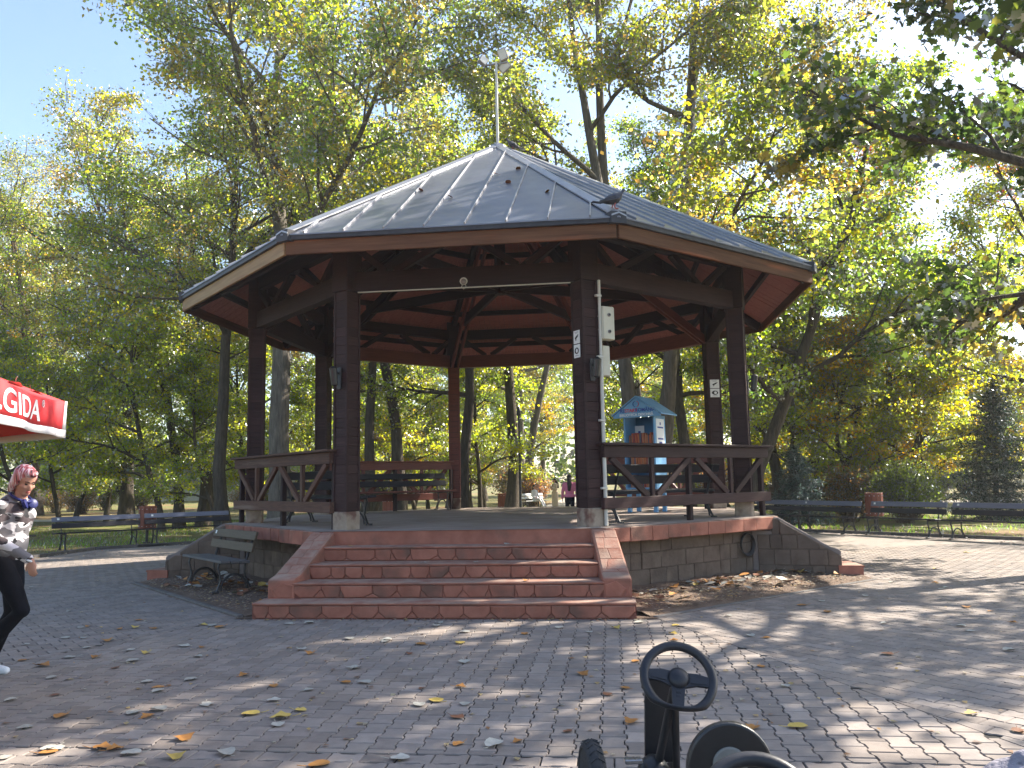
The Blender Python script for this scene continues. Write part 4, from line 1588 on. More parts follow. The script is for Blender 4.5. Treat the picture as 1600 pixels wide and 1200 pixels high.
# ------------------------------------------------------------------ red parasol with white hem and lettering
UC = Vector((-5.14, 4.32, 0))
UR = 2.5
cdir = math.atan2(5.9 - 4.32, -3.2 + 5.14)
t = thing('parasol', 'red ice cream parasol with white hem and white lettering at the left edge', 'parasol', UC)
ZE, ZV = 2.145, 1.885
can, val, trim, canb = MB(), MB(), MB(), MB()
NS = 8
V = [(0, 0, 3.18)]
corners = [Vector((UR * math.cos(cdir + 2 * PI * q / NS), UR * math.sin(cdir + 2 * PI * q / NS), ZE)) for q in range(NS)]
ns = 8
for q in range(NS):
    A, B = corners[q], corners[(q + 1) % NS]
    # canopy gore with a little sag
    V, F = [], []
    for i in range(ns + 1):
        for j in range(ns + 1):
            f = i / ns
            p = A.lerp(B, j / ns) * f
            p.z = 3.18 + (ZE - 3.18) * f - .045 * math.sin(PI * f) - .05 * math.sin(PI * j / ns) * f
            V.append(p)
    for i in range(ns):
        for j in range(ns):
            F.append([i * (ns + 1) + j, (i + 1) * (ns + 1) + j, (i + 1) * (ns + 1) + j + 1, i * (ns + 1) + j + 1])
    bb = MB(); bb.add(V, F); o = bb.build('canopy_panel', M['fab_red'], t, smooth=True)
    mod = o.modifiers.new('thickness', 'SOLIDIFY'); mod.thickness = .003
    # valance
    d = (B - A).normalized(); L = (B - A).length
    out = Vector((d.y, -d.x, 0))
    if out.dot(A) < 0: out = -out
    rows = [(0, 'r'), (.045, 'r'), (.175, 'r'), (.20, 'w'), (.262, 'w')]
    nu = 26

    def vp(s, dz):
        sag = .05 * math.sin(PI * s) * 1.0
        wob = .018 * math.sin(s * 17 + q * 2) * dz / .26
        return A.lerp(B, s) + Vector((0, 0, -sag * (1 - dz / .3) - dz)) + out * (.012 + wob - .05 * (dz / .26) ** 2 * 0)
    for (s0, s1, z0, z1, mt, nm) in ((.035, .965, .0, .205, 'fab_red', 'valance'), (0, 1, .205, .262, 'fab_white', 'hem'), (0, .035, 0, .205, 'fab_white', 'hem'), (.965, 1, 0, .205, 'fab_white', 'hem')):
        V, F = [], []
        mu = nu if s1 - s0 > .5 else 2
        for i in range(mu + 1):
            for z in (z0, (z0 + z1) / 2, z1):
                V.append(vp(s0 + (s1 - s0) * i / mu, z))
        for i in range(mu):
            for j in range(2):
                F.append([i * 3 + j, (i + 1) * 3 + j, (i + 1) * 3 + j + 1, i * 3 + j + 1])
        bb = MB(); bb.add(V, F); o = bb.build(nm, M[mt], t, smooth=True)
        mod = o.modifiers.new('thickness', 'SOLIDIFY'); mod.thickness = .004
    # lettering on every valance, laid on the cloth
    word, size = 'ALGIDA', .265
    me = text_mesh('lettering', word, size, M['fab_white'], extrude=.001, align='LEFT', bold=.004)
    xs = [v.co.x for v in me.vertices]; ww = max(xs) - min(xs); x0 = min(xs)
    span = 1.17
    # text reads left to right seen from outside: from the corner on the viewer's left
    right_is_A = (Vector((0, 0, 1)).cross(out)).dot(A - B) > 0
    S0, S1 = (B, A) if right_is_A else (A, B)
    for v in me.vertices:
        uu = L - .72 - span + (v.co.x - x0) / ww * span
        s = uu / L
        if right_is_A: s = 1 - s
        p = vp(s, .110 - v.co.y * .80 + 0.0)
        v.co = p + out * (.007 + v.co.z)
    me.update()
    link('lettering', me, t)
    me = text_mesh('lettering', '®', .075, M['fab_white'], extrude=.0008, align='LEFT')
    for v in me.vertices:
        uu = L - .70 + v.co.x
        s = uu / L
        if right_is_A: s = 1 - s
        v.co = vp(s, .045 - v.co.y) + out * (.007 + v.co.z)
    me.update(); link('lettering', me, t)
    b = MB(); b.bar((0, 0, 3.12), corners[q] * .99 + Vector((0, 0, -.03)), .025, .02); b.build('rib', M['mast'], t)
b = MB(); b.tube([(0, 0, 0), (0, 0, 3.2)], .035, 10); b.build('pole', M['mast'], t)
b = MB(); b.lathe([(.4, 0), (.4, .08), (.08, .12), (.06, .3)], 16); b.build('base', M['kerb'], t)


# ------------------------------------------------------------------ pedal karts
def tyre_mesh(Rm, r, wid):
    b = MB()
    prof = []
    for i in range(13):
        a = PI * i / 12
        prof.append((Rm + r * math.sin(a) * .9, -wid / 2 * math.cos(a)))
    prof = [(Rm - r * .2, -wid * .42)] + prof + [(Rm - r * .2, wid * .42)]
    b.lathe(prof, 40)
    # tread blocks
    for q in range(26):
        a = 2 * PI * q / 26
        for s in (-1, 1):
            p0 = Vector(((Rm + r * .93) * math.cos(a), (Rm + r * .93) * math.sin(a), .004 * s))
            a2 = a + .10
            p1 = Vector(((Rm + r * .72) * math.cos(a2), (Rm + r * .72) * math.sin(a2), wid * .40 * s))
            b.bar(p0, p1, .005, .006, up=(math.cos(a), math.sin(a), 0), ch=.002)
    return b


def kart(label, loc, rz, kind):
    t = thing('pedal_kart', label, 'pedal kart', loc, rz, 'pedal karts at the bottom of the picture' if False else 'black pedal karts')
    zc = .665
    nrm = Vector((0, -.80, .60)).normalized()
    x, y = Vector((1, 0, 0)), nrm.cross(Vector((1, 0, 0)))
    # wheel frame: X right, Y up the wheel, Z towards the driver
    SW = mat_from(x, y, nrm, (0, 0, zc)) @ Matrix.Rotation(R(-11), 4, 'Z')

    def sq(px, py):
        return (px, max(py, -.138) if py < -.10 else py)
    b = MB(); b.torus((0, 0, 0), .147, .0195, 48, 12, None, squash=lambda X, Y: (X, Y if Y > -.118 else -.118 + (Y + .118) * .45))
    rim = b.build('steering_wheel', M['wheel_plastic'], t, smooth=True, mw=SW)
    b = MB()
    for s in (-1, 1):
        b.prism([(s * .03, .028, -.014), (s * .075, .030, -.012), (s * .142, .016, -.006), (s * .142, -.024, -.006), (s * .08, -.022, -.012), (s * .028, -.038, -.014)], (0, 0, .016))
        b.prism([(s * .05, .014, .003), (s * .12, .006, .006), (s * .12, -.014, .006), (s * .05, -.018, .003)], (0, 0, .004))
    b.prism([(-.030, -.02, -.014), (.030, -.02, -.014), (.023, -.132, -.008), (-.023, -.132, -.008)], (0, 0, .016))
    for q in range(4): b.box((0, -.062 - .018 * q, .0035), (.020, .011, .006), ch=.002)
    b.build('spoke', M['wheel_plastic'], rim)
    b = MB(); b.lathe([(.046, -.02), (.046, .006), (.036, .017), (.018, .024), (.001, .026)], 20); b.build('hub', M['wheel_plastic'], rim, smooth=50)
    down = -nrm
    b = MB()
    h = Vector((0, 0, zc)) + down * .01
    b.tube([h, h + down * .12, Vector((-.045, .30, .19))], .019, 10)
    b.tube([h + down * .08, Vector((.05, .32, .16))], .017, 10)
    b.build('steering_column', M['black_plastic'], t, smooth=40)
    # front plate
    b = MB()
    if kind == 'a':
        pl = [(-.10, .20)] + [(-.082, .22), (-.075, .52)] + [(.0 + .075 * math.cos(a), .53 + .07 * math.sin(a)) for a in [R(180 - 15 * i) for i in range(13)]] + [(.075, .52), (.060, .22), (.06, .20)]
        b.prism([(px, .35 + (.62 - pz) * .06, pz) for px, pz in pl], (0, .02, 0))
        b.build('front_shield', M['black_plastic'], t)
        b = MB(); b.ell((-.06, .30, .14), (.085, .10, .12), None, 16, 10); b.build('mud_guard', M['black_plastic'], t, smooth=True)
    else:
        A = [(.038 + .136 * math.cos(a), .605 + .145 * math.sin(a)) for a in [R(180 - 9 * i) for i in range(21)]]
        pl = [(-.098, .18)] + A + [(.174, .18)]
        b.prism([(px, .53, pz) for px, pz in pl], (0, .034, 0))
        o = b.build('front_shield', M['black_plastic'], t)
        mod = o.modifiers.new('bevel', 'BEVEL'); mod.width = .008; mod.segments = 2; mod.limit_method = 'ANGLE'; mod.angle_limit = R(50)
        b = MB(); b.lathe([(.054, 0), (.054, .004), (.048, .006)], 32, Matrix.Translation((.036, .527, .625)) @ Matrix.Rotation(PI / 2, 4, 'X')); b.build('number_disc', M['kart_grey'], t)
        b = MB(); b.tube([(-.104, .555, .20), (-.106, .555, .58)], .012, 8); b.build('side_trim', M['kart_yellow'], t)
    # frame
    b = MB()
    b.tube([(-.05, .42, .17), (-.06, 0, .16), (-.10, -.45, .17)], .022, 10); b.tube([(.05, .42, .17), (.06, 0, .16), (.10, -.45, .17)], .022, 10)
    b.tube([(-.34, -.50, .172), (.34, -.50, .172)], .016, 8); b.tube([(-.33, .27, .172), (.33, .27, .172)], .016, 8)
    b.build('frame', M['black_plastic'], t, smooth=40)
    # steering rods and bright brackets at the front axle
    b = MB()
    b.tube([(-.27, .22, .20), (-.02, .22, .205)], .008, 8); b.tube([(.27, .22, .20), (.02, .22, .205)], .008, 8)
    for s in (-1, 1):
        b.ell((s * .27, .22, .20), .016, None, 8, 6); b.ell((s * .03, .22, .205), .016, None, 8, 6)
    b.build('steering_rod', M['steel'], t, smooth=True)
    for bx_ in (((-.16, .26, .25), (.08, .05, .02)), ((-.13, .20, .18), (.15, .012, .05)), ((-.13, .245, .18), (.15, .012, .05)), ((.10, .22, .165), (.14, .06, .04))):
        b = MB(); b.box(*bx_); b.build('axle_bracket', M['steel'], t)
    for q in range(4):
        b = MB(); b.box((-.185 + q * .038, .222, .18), (.010, .04, .045)); b.build('axle_rung', M['steel'], t)
    b = MB(); b.box((-.20, .24, .15), (.12, .09, .07), ch=.01); b.box((-.07, .05, .13), (.09, .05, .02)); b.box((.07, .12, .19), (.09, .05, .02)); b.build('pedal', M['black_plastic'], t)
    b = MB()
    b.box((0, -.28, .25), (.34, .30, .05), ch=.02); b.build('seat', M['black_plastic'], t)
    b = MB(); b.box((0, -.45, .30), (.34, .05, .12), ch=.02); b.build('backrest', M['black_plastic'], t)
    key = 'tyre'
    if key not in board_cache: board_cache[key] = tyre_mesh(.135, .036, .082).mesh('tyre', M['rubber'], 40)
    for s, y in ((-1, .27), (1, .27), (-1, -.50), (1, -.50)):
        w = link('wheel', board_cache[key], t, Matrix.Translation((s * .345, y, .172)) @ Matrix.Rotation(R(4) * (y > 0), 4, 'Z') @ Matrix.Rotation(PI / 2, 4, 'Y'))
        w.data = board_cache[key]
        b = MB(); b.lathe([(.13, -.03), (.13, .03), (.03, .035), (.03, .045)], 20); b.build('rim', M['kart_grey'], w)
    return t


kart('black pedal kart whose whole steering wheel is in view', (.69, 3.68, 0), R(3), 'a')
kart('black pedal kart nearest the camera with round grey number disc', (.605, 2.19, 0), R(-2), 'b')

# ------------------------------------------------------------------ distant pale building behind the left trees, lamp post
t = thing('pale_building', 'long pale low building far behind the left trees', 'building', (-30, 96, 0))
b = MB(); b.box((0, 0, 1.9), (46, 8, 3.8), ch=.02); b.build('wall', M['wall_pale'], t)
b = MB(); b.box((0, 0, 3.9), (46.6, 8.6, .25), ch=.02); b.build('roof', M['lamp_grey'], t)
for q in range(14):
    b = MB(); b.box((-21 + q * 3.2, -4.0, 1.9), (1.5, .12, 1.4), ch=.01); b.build('window', M['window_dark'], t)
t = thing('pale_building', 'long pale low building far behind the right trees', 'building', (34, 100, 0))
b = MB(); b.box((0, 0, 1.9), (40, 8, 3.8), ch=.02); b.build('wall', M['wall_pale'], t)
b = MB(); b.box((0, 0, 3.9), (40.6, 8.6, .25), ch=.02); b.build('roof', M['lamp_grey'], t)
for q in range(12):
    b = MB(); b.box((-18 + q * 3.2, -4.0, 1.9), (1.5, .12, 1.4), ch=.01); b.build('window', M['window_dark'], t)
t = thing('lamp_post', 'slim dark lamp post with pale box beside the leaning trunk behind the gazebo', 'lamp post', (.24, 32.0, 0))
b = MB(); b.tube([(0, 0, 0), (0, 0, .7), (0, 0, 4.0)], [.075, .055, .04], 10); b.build('pole', M['iron'], t, smooth=40)
b = MB(); b.lathe([(.04, 4.0), (.09, 4.05), (.07, 4.3), (.02, 4.36)], 12); b.build('lantern', M['iron'], t, smooth=40)
b = MB(); b.box((-.09, -.06, 2.95), (.14, .12, .34), ch=.01); b.build('control_box', M['lamp_grey'], t)

# ------------------------------------------------------------------ trees
NP = np.random.default_rng


def nrm_(v):
    return v / (np.linalg.norm(v) + 1e-9)


def poly_(rng, p, d, L, n, wander, up, droop=0.0):
    pts = [np.array(p, float)]
    d = nrm_(np.array(d, float))
    for i in range(n):
        d = d + rng.normal(0, wander, 3)
        d[2] += up - droop * i / n
        d = nrm_(d)
        pts.append(pts[-1] + d * L / n)
    return np.array(pts)


def along(P, t):
    n = len(P) - 1
    i = min(int(t * n), n - 1)
    f = t * n - i
    return P[i] * (1 - f) + P[i + 1] * f, nrm_(P[i + 1] - P[i])


def side_dir(rng, d, ang, az=None):
    a = nrm_(np.cross(d, [0, 0, 1.0]) if abs(d[2]) < .95 else np.cross(d, [1.0, 0, 0]))
    b = np.cross(d, a)
    t = rng.uniform(0, 2 * PI) if az is None else az
    return nrm_(d * math.cos(ang) + (a * math.cos(t) + b * math.sin(t)) * math.sin(ang))


def tubes_np(branches):
    VV, FF, n0 = [], [], 0
    for P, r, ns in branches:
        n = len(P)
        D = np.gradient(P, axis=0)
        D /= (np.linalg.norm(D, axis=1, keepdims=True) + 1e-9)
        ref = np.array([.31, .95, .05]) if abs(D[0][2]) > .5 else np.array([0, 0, 1.0])
        A = np.cross(D, ref); A /= (np.linalg.norm(A, axis=1, keepdims=True) + 1e-9)
        B = np.cross(D, A)
        t = np.arange(ns) * 2 * PI / ns
        ring = P[:, None, :] + r[:, None, None] * (A[:, None, :] * np.cos(t)[None, :, None] + B[:, None, :] * np.sin(t)[None, :, None])
        VV.append(ring.reshape(-1, 3))
        i = np.arange(n - 1)[:, None] * ns
        k = np.arange(ns)[None, :]
        k2 = (k + 1) % ns
        q = np.stack([i + k, i + k2, i + ns + k2, i + ns + k], -1).reshape(-1, 4) + n0
        FF.append(q)
        n0 += n * ns
    return np.concatenate(VV), np.concatenate(FF)


def np_mesh(name, V, F, mat, smooth=True, colors=None, cname='leafcol'):
    me = bpy.data.meshes.new(name)
    k = F.shape[1]
    me.vertices.add(len(V)); me.vertices.foreach_set('co', V.astype(np.float32).ravel())
    me.loops.add(F.size); me.loops.foreach_set('vertex_index', F.astype(np.int32).ravel())
    me.polygons.add(len(F))
    me.polygons.foreach_set('loop_start', np.arange(0, F.size, k, dtype=np.int32))
    me.polygons.foreach_set('loop_total', np.full(len(F), k, dtype=np.int32))
    if smooth: me.polygons.foreach_set('use_smooth', np.ones(len(F), dtype=bool))
    me.materials.append(mat)
    if colors is not None:
        at = me.color_attributes.new(cname, 'FLOAT_COLOR', 'POINT')
        c4 = np.ones((len(V), 4), np.float32); c4[:, :3] = colors
        at.data.foreach_set('color', c4.ravel())
    me.update(calc_edges=True)
    return me


LEAF4 = (np.array([(0, 0, 0), (.36, .42, .06), (0, 1, -.06), (-.36, .42, .06)]), np.array([(0, 1, 2, 3)]))
_ml = [(0, 0), (.16, .10), (.48, .12), (.34, .34), (.56, .60), (.24, .62), (0, 1.0), (-.24, .62), (-.56, .60), (-.34, .34), (-.48, .12), (-.16, .10)]
MAPLE = (np.array([(x, y, .06 * abs(x) - .05 * y * y) for x, y in _ml]),
         np.array([(0, 1, 2, 3), (0, 3, 4, 5), (0, 5, 6, 7), (0, 7, 8, 9), (0, 9, 10, 11)]))


def leaves_np(rng, P, size, colors, tmpl=LEAF4, flat=.7, var=.35):
    """one leaf per row of P"""
    n = len(P)
    Z = rng.normal(0, 1, (n, 3)) * (1 - flat * .5); Z[:, 2] += flat * 1.5
    Z /= np.linalg.norm(Z, axis=1, keepdims=True)
    Yv = rng.normal(0, 1, (n, 3)); Yv[:, 2] -= .35
    Yv -= Z * (Yv * Z).sum(1, keepdims=True); Yv /= (np.linalg.norm(Yv, axis=1, keepdims=True) + 1e-9)
    X = np.cross(Yv, Z)
    s = size * rng.uniform(1 - var, 1 + var, (n, 1, 1))
    T, Fq = tmpl
    V = P[:, None, :] + s * (X[:, None, :] * T[None, :, 0:1] + Yv[:, None, :] * T[None, :, 1:2] + Z[:, None, :] * T[None, :, 2:3])
    F = (np.arange(n)[:, None, None] * len(T) + Fq[None]).reshape(-1, Fq.shape[1])
    C = np.repeat(colors, len(T), axis=0)
    return V.reshape(-1, 3), F, C


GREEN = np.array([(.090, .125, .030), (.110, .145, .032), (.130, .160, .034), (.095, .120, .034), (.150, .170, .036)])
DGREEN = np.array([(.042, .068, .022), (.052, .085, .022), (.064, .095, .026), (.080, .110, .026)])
YGREEN = np.array([(.125, .165, .026), (.165, .185, .028), (.20, .20, .032), (.10, .145, .026), (.235, .195, .034)])
YELLOW = np.array([(.26, .19, .02), (.34, .22, .025), (.20, .17, .022), (.30, .17, .02), (.14, .14, .02)])
OLIVE = np.array([(.16, .145, .045), (.19, .16, .05), (.23, .175, .05), (.13, .135, .04), (.26, .175, .06)])
RUST = np.array([(.24, .07, .03), (.20, .10, .03), (.16, .05, .03), (.12, .11, .025)])


def tree_mesh(seed, H=16, r0=.3, clear=.25, spread=5.0, lean=(0, 0), leaves=45000, size=0.104, pal=((GREEN, 1),), n1=15, stems=1, tmpl=LEAF4,
              bark='bark', flat=.32, top_pal=None, crown_low=1.0, wander=.05, dens=.30, stem_spread=.16, bare=0.0, twig=True, l1up=.04):
    rng = NP(seed)
    B, tw, tw_ang = [], [], []
    for st in range(stems):
        az = 2 * PI * st / max(stems, 1) + rng.uniform(-.3, .3)
        d0 = np.array([lean[0], lean[1], 1.0])
        if stems > 1: d0 += np.array([math.cos(az), math.sin(az), 0]) * stem_spread
        Hs = H * rng.uniform(.88, 1.0) if stems > 1 else H
        base = np.array([0, 0, -.12]) + (np.array([math.cos(az), math.sin(az), 0]) * r0 * 1.0 if stems > 1 else 0)
        nseg = 14
        T = poly_(rng, base, d0, Hs * math.hypot(1, math.hypot(*lean)) * .96, nseg, wander, .045)
        t = np.linspace(0, 1, nseg + 1)
        rad = r0 * (1 - t) ** .8 * .93 + .02
        zz = T[:, 2]
        rad = rad * (1 + .45 * np.exp(-np.maximum(zz, 0) / .45))
        B.append((T, rad, 9))
        m1 = max(4, n1 // stems) if stems > 1 else n1
        ga = rng.uniform(0, 6.28)
        for i in range(m1):
            f = (i + rng.uniform(.1, .9)) / m1
            tt = clear + (1 - clear) * (f ** .85) * .97
            p, d = along(T, tt)
            ga += 2.4 + rng.normal(0, .35)
            c = (tt - clear) / (1 - clear)
            Ls = spread * max(.22, (1 - max(c - .15, 0) ** 1.3 * .95)) * rng.uniform(.75, 1.15) * (crown_low if c < .15 else 1)
            el = .30 + .65 * c + rng.normal(0, .12)
            dd = np.array([math.cos(ga) * math.cos(el), math.sin(ga) * math.cos(el), math.sin(el)])
            if stems > 1: dd = nrm_(dd + .5 * np.array([math.cos(az), math.sin(az), 0]))
            r1 = min(float(np.interp(tt, t, rad)) * .58, .022 * Ls + .02)
            P1 = poly_(rng, p, dd, Ls, 8, .11, l1up, .02)
            t1 = np.linspace(0, 1, 9)
            B.append((P1, r1 * (1 - t1 * .86) + .006, 6))
            n2 = max(4, int(3 + Ls * 1.35))
            for j in range(n2):
                s = .18 + .82 * (j + rng.uniform(0, 1)) / n2
                p2, d2 = along(P1, min(s, .99))
                L2 = Ls * .46 * (1 - .45 * s) * rng.uniform(.7, 1.3)
                dir2 = side_dir(rng, d2, rng.uniform(.5, 1.15)); dir2[2] = dir2[2] * .5 + .06
                P2 = poly_(rng, p2, dir2, L2, 5, .14, .03, .05)
                r2 = r1 * (1 - s * .8) * .5 + .004
                B.append((P2, r2 * (1 - np.linspace(0, 1, 6) * .8) + .003, 4))
                n3 = max(3, int(2 + L2 * 2.2))
                for k in range(n3):
                    s3 = .15 + .85 * (k + rng.uniform(0, 1)) / n3
                    p3, d3 = along(P2, min(s3, .99))
                    L3 = max(.35, L2 * .42 * rng.uniform(.6, 1.3))
                    P3 = poly_(rng, p3, side_dir(rng, d3, rng.uniform(.3, 1.0)), L3, 3, .18, .0, .08)
                    if twig: B.append((P3, np.linspace(.009, .003, 4), 3))
                    tw.append(P3); tw_ang.append((c, rng.uniform(0, 1)))
                tw.append(P2[2:6]); tw_ang.append((c, rng.uniform(0, 1)))
    V, F = tubes_np(B)
    trunk = np_mesh('trunk', V, F, M[bark])
    # leaf clusters ride on the twigs; some twigs stay nearly bare so that the sky shows through
    ntw = len(tw)
    w = rng.gamma(.75, 1.0, ntw)
    if bare:
        cz = np.array([a[0] for a in tw_ang])
        w = w * np.where(cz > .8, 1 - bare, 1.0)
    w = w / w.sum()
    cnt = rng.multinomial(leaves, w)
    PP, CC = [], []
    pals = [p for p, _ in pal]; pw = np.array([q for _, q in pal], float); pw /= pw.sum()
    for i in range(ntw):
        n = cnt[i]
        if n == 0: continue
        P = tw[i]
        f = rng.uniform(.1, 1.05, n) * (len(P) - 1)
        k = np.clip(f.astype(int), 0, len(P) - 2)
        q = P[k] + (P[k + 1] - P[k]) * (f - k)[:, None]
        q = q + rng.normal(0, 1, (n, 3)) * np.array([dens * .9, dens * .9, dens * .34])
        PP.append(q)
        pl = pals[rng.choice(len(pals), p=pw)]
        if top_pal is not None and tw_ang[i][0] > top_pal[1] and tw_ang[i][1] < top_pal[2]: pl = top_pal[0]
        c0 = pl[rng.integers(len(pl))]
        c = pl[rng.integers(len(pl), size=n)] * .45 + c0 * .55
        CC.append(c * rng.uniform(.75, 1.25, (n, 1)))
    V, F, C = leaves_np(rng, np.concatenate(PP), size, np.concatenate(CC), tmpl, flat)
    crown = np_mesh('crown', V, F, M['leaf'], smooth=False, colors=C)
    return trunk, crown


def plant_tree(name, label, cat, meshes, loc, rz=0.0, s=1.0, group=None, parts=('trunk', 'crown'), sz=None):
    t = thing(name, label, cat, loc, rz, group)
    t.scale = (s, s, sz or s)
    for pn, me in zip(parts, meshes):
        link(pn, me, t)
    return t


def conifer_mesh(seed, H, Rb, pal, n=26, needles=16000, droop=.35, low=.03):
    rng = NP(seed)
    B = []
    T = poly_(rng, (0, 0, -.1), (0, 0, 1), H, 10, .012, .05)
    B.append((T, np.linspace(.022 * H, .01, 11), 7))
    Ps = []
    for i in range(n * 5):
        f = low + (1 - low) * (i / (n * 5)) ** 1.0
        p, d = along(T, min(f, .99))
        az = i * 2.4 + rng.normal(0, .2)
        L = Rb * (1 - f) ** .85 * rng.uniform(.7, 1.12) + .12
        el = .15 - droop * (1 - f)
        P = poly_(rng, p, (math.cos(az) * math.cos(el), math.sin(az) * math.cos(el), math.sin(el)), L, 5, .05, -.03, -.10)
        B.append((P, np.linspace(.02, .004, 6), 4))
        Ps.append((P, L))
    V, F = tubes_np(B)
    trunk = np_mesh('trunk', V, F, M['bark'])
    w = np.array([L for _, L in Ps]); w /= w.sum()
    cnt = rng.multinomial(needles, w)
    PP, CC = [], []
    for (P, L), k in zip(Ps, cnt):
        f = (rng.uniform(.05, 1, k) ** .8) * 4.999
        i = f.astype(int)
        q = P[i] + (P[i + 1] - P[i]) * (f - i)[:, None]
        side = np.cross(P[-1] - P[0], [0, 0, 1.0]); side = nrm_(side)
        ww = (.30 * L) * (1 - f / 5.6)
        q = q + side * (rng.uniform(-1, 1, k) * ww)[:, None] + np.stack([np.zeros(k), np.zeros(k), -np.abs(rng.normal(0, .06, k))], 1)
        PP.append(q)
        c0 = pal[rng.integers(len(pal))]
        CC.append((pal[rng.integers(len(pal), size=k)] * .5 + c0 * .5) * rng.uniform(.7, 1.3, (k, 1)))
    needle = (np.array([(0, 0, 0), (.10, .5, 0), (0, 1, 0), (-.10, .5, 0)]), np.array([(0, 1, 2, 3)]))
    V, F, C = leaves_np(rng, np.concatenate(PP), .17, np.concatenate(CC), needle, .5)
    return trunk, np_mesh('crown', V, F, M['needle'], smooth=False, colors=C)


def shrub_mesh(seed, Rx, Rz, pal, leaves=9000, size=.07, up_pal=None, low_cut=-.7, nst=26):
    rng = NP(seed)
    B, PP, CC = [], [], []
    ends = []
    for i in range(nst * 4):
        az = rng.uniform(0, 2 * PI); el = rng.uniform(.05, 1.45)
        e = np.array([Rx * math.cos(az) * math.cos(el), Rx * math.sin(az) * math.cos(el), Rz * (1 + math.sin(el)) * .95]) * rng.uniform(.75, 1.06)
        p0 = np.array([rng.normal(0, .1), rng.normal(0, .1), -.05])
        mid = p0 * .5 + e * .5 + np.array([0, 0, .1 * Rz])
        P = np.array([p0, p0 * .6 + mid * .4, mid, mid * .4 + e * .6, e]) + rng.normal(0, .03 * Rx, (5, 3))
        B.append((P, np.linspace(.014, .004, 5), 3)); ends.append(P)
    V, F = tubes_np(B)
    stem = np_mesh('stem', V, F, M['bark_warm'])
    cnt = rng.multinomial(leaves, np.ones(len(ends)) / len(ends))
    for P, k in zip(ends, cnt):
        f = (rng.uniform(0.2, 1, k) ** .6) * 3.999
        i = f.astype(int)
        q = P[i] + (P[i + 1] - P[i]) * (f - i)[:, None] + rng.normal(0, .10 * Rx, (k, 3))
        q[:, 2] = np.maximum(q[:, 2], .02)
        pl = pal
        c0 = pl[rng.integers(len(pl))]
        c = (pl[rng.integers(len(pl), size=k)] * .5 + c0 * .5) * rng.uniform(.7, 1.3, (k, 1))
        if up_pal is not None:
            m = q[:, 2] > Rz * 1.25 + rng.normal(0, .25 * Rz, k)
            c[m] = up_pal[rng.integers(len(up_pal), size=int(m.sum()))]
        PP.append(q); CC.append(c)
    V, F, C = leaves_np(rng, np.concatenate(PP), size, np.concatenate(CC), LEAF4, .4)
    return stem, np_mesh('foliage', V, F, M['leaf'], smooth=False, colors=C)


# models ------------------------------------------------------------
MD = {}
MD['big'] = tree_mesh(101, H=24, r0=.34, clear=.26, spread=9.2, lean=(.08, -.02), leaves=84000, size=0.120, pal=((OLIVE, 3), (GREEN, 3), (YGREEN, 2)), n1=17, bark='bark_grey', dens=.34, wander=.06)
MD['multi'] = tree_mesh(202, H=24, r0=.24, clear=.28, spread=7.0, leaves=90000, size=0.120, pal=((GREEN, 3), (YGREEN, 3), (OLIVE, 2)), n1=26, stems=4, bark='bark_grey', dens=.34, stem_spread=.13)
MD['tall'] = tree_mesh(303, H=17, r0=.22, clear=.26, spread=4.6, leaves=24750, size=0.112, pal=((GREEN, 4), (YGREEN, 3), (DGREEN, 1)), n1=18, dens=.32, wander=.06)
MD['tall2'] = tree_mesh(404, H=18, r0=.26, clear=.34, spread=5.4, lean=(-.07, .03), leaves=26250, size=0.112, pal=((GREEN, 3), (YGREEN, 3), (OLIVE, 2)), n1=17, dens=.34, wander=.07)
MD['yellow'] = tree_mesh(505, H=13, r0=.19, clear=.22, spread=4.6, leaves=39000, size=0.104, pal=((YGREEN, 4), (YELLOW, 2), (GREEN, 2)), n1=18, dens=.30, wander=.08)
MD['young'] = tree_mesh(606, H=7.5, r0=.075, clear=.16, spread=2.7, leaves=19500, size=0.096, pal=((GREEN * 1.1, 3), (YGREEN * 1.15, 3)), n1=15, dens=.24, wander=.09)
MD['young_y'] = tree_mesh(707, H=6.5, r0=.075, clear=.18, spread=2.6, leaves=18000, size=0.096, pal=((YGREEN, 2), (YELLOW, 3), (GREEN, 1)), n1=14, dens=.24, wander=.11)
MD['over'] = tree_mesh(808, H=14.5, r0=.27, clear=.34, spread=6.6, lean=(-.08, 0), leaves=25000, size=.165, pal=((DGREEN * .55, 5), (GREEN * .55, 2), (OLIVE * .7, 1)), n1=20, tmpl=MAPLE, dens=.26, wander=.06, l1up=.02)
MD['feather'] = tree_mesh(909, H=20, r0=.30, clear=.42, spread=6.6, lean=(.16, 0), leaves=39000, size=0.088, pal=((OLIVE, 3), (YGREEN, 3), (GREEN, 1)), n1=16, dens=.36, wander=.10, bare=.55, bark='bark_warm')
MD['rust'] = tree_mesh(1010, H=14, r0=.2, clear=.25, spread=4.8, leaves=39000, size=0.104, pal=((YGREEN, 4), (GREEN, 3), (YELLOW, 1)), n1=17, dens=.3, wander=.07, top_pal=(RUST, .62, .6))
MD['slant'] = tree_mesh(1111, H=14, r0=.21, clear=.24, spread=5.6, lean=(.42, -.05), leaves=36000, size=0.112, pal=((GREEN, 4), (YGREEN, 2), (DGREEN, 2)), n1=15, dens=.32, wander=.08)
SPRUCE = np.array([(.012, .028, .022), (.018, .036, .026), (.024, .042, .03)])
BLUES = np.array([(.07, .10, .095), (.09, .125, .12), (.055, .085, .075)])
MD['spruce'] = conifer_mesh(1212, 5.6, 2.3, SPRUCE, 30, 22000)
MD['bluespruce'] = conifer_mesh(1313, 2.9, 1.35, BLUES, 20, 9000)
MD['shrub'] = shrub_mesh(1414, 1.0, .85, GREEN * .8, 8000)
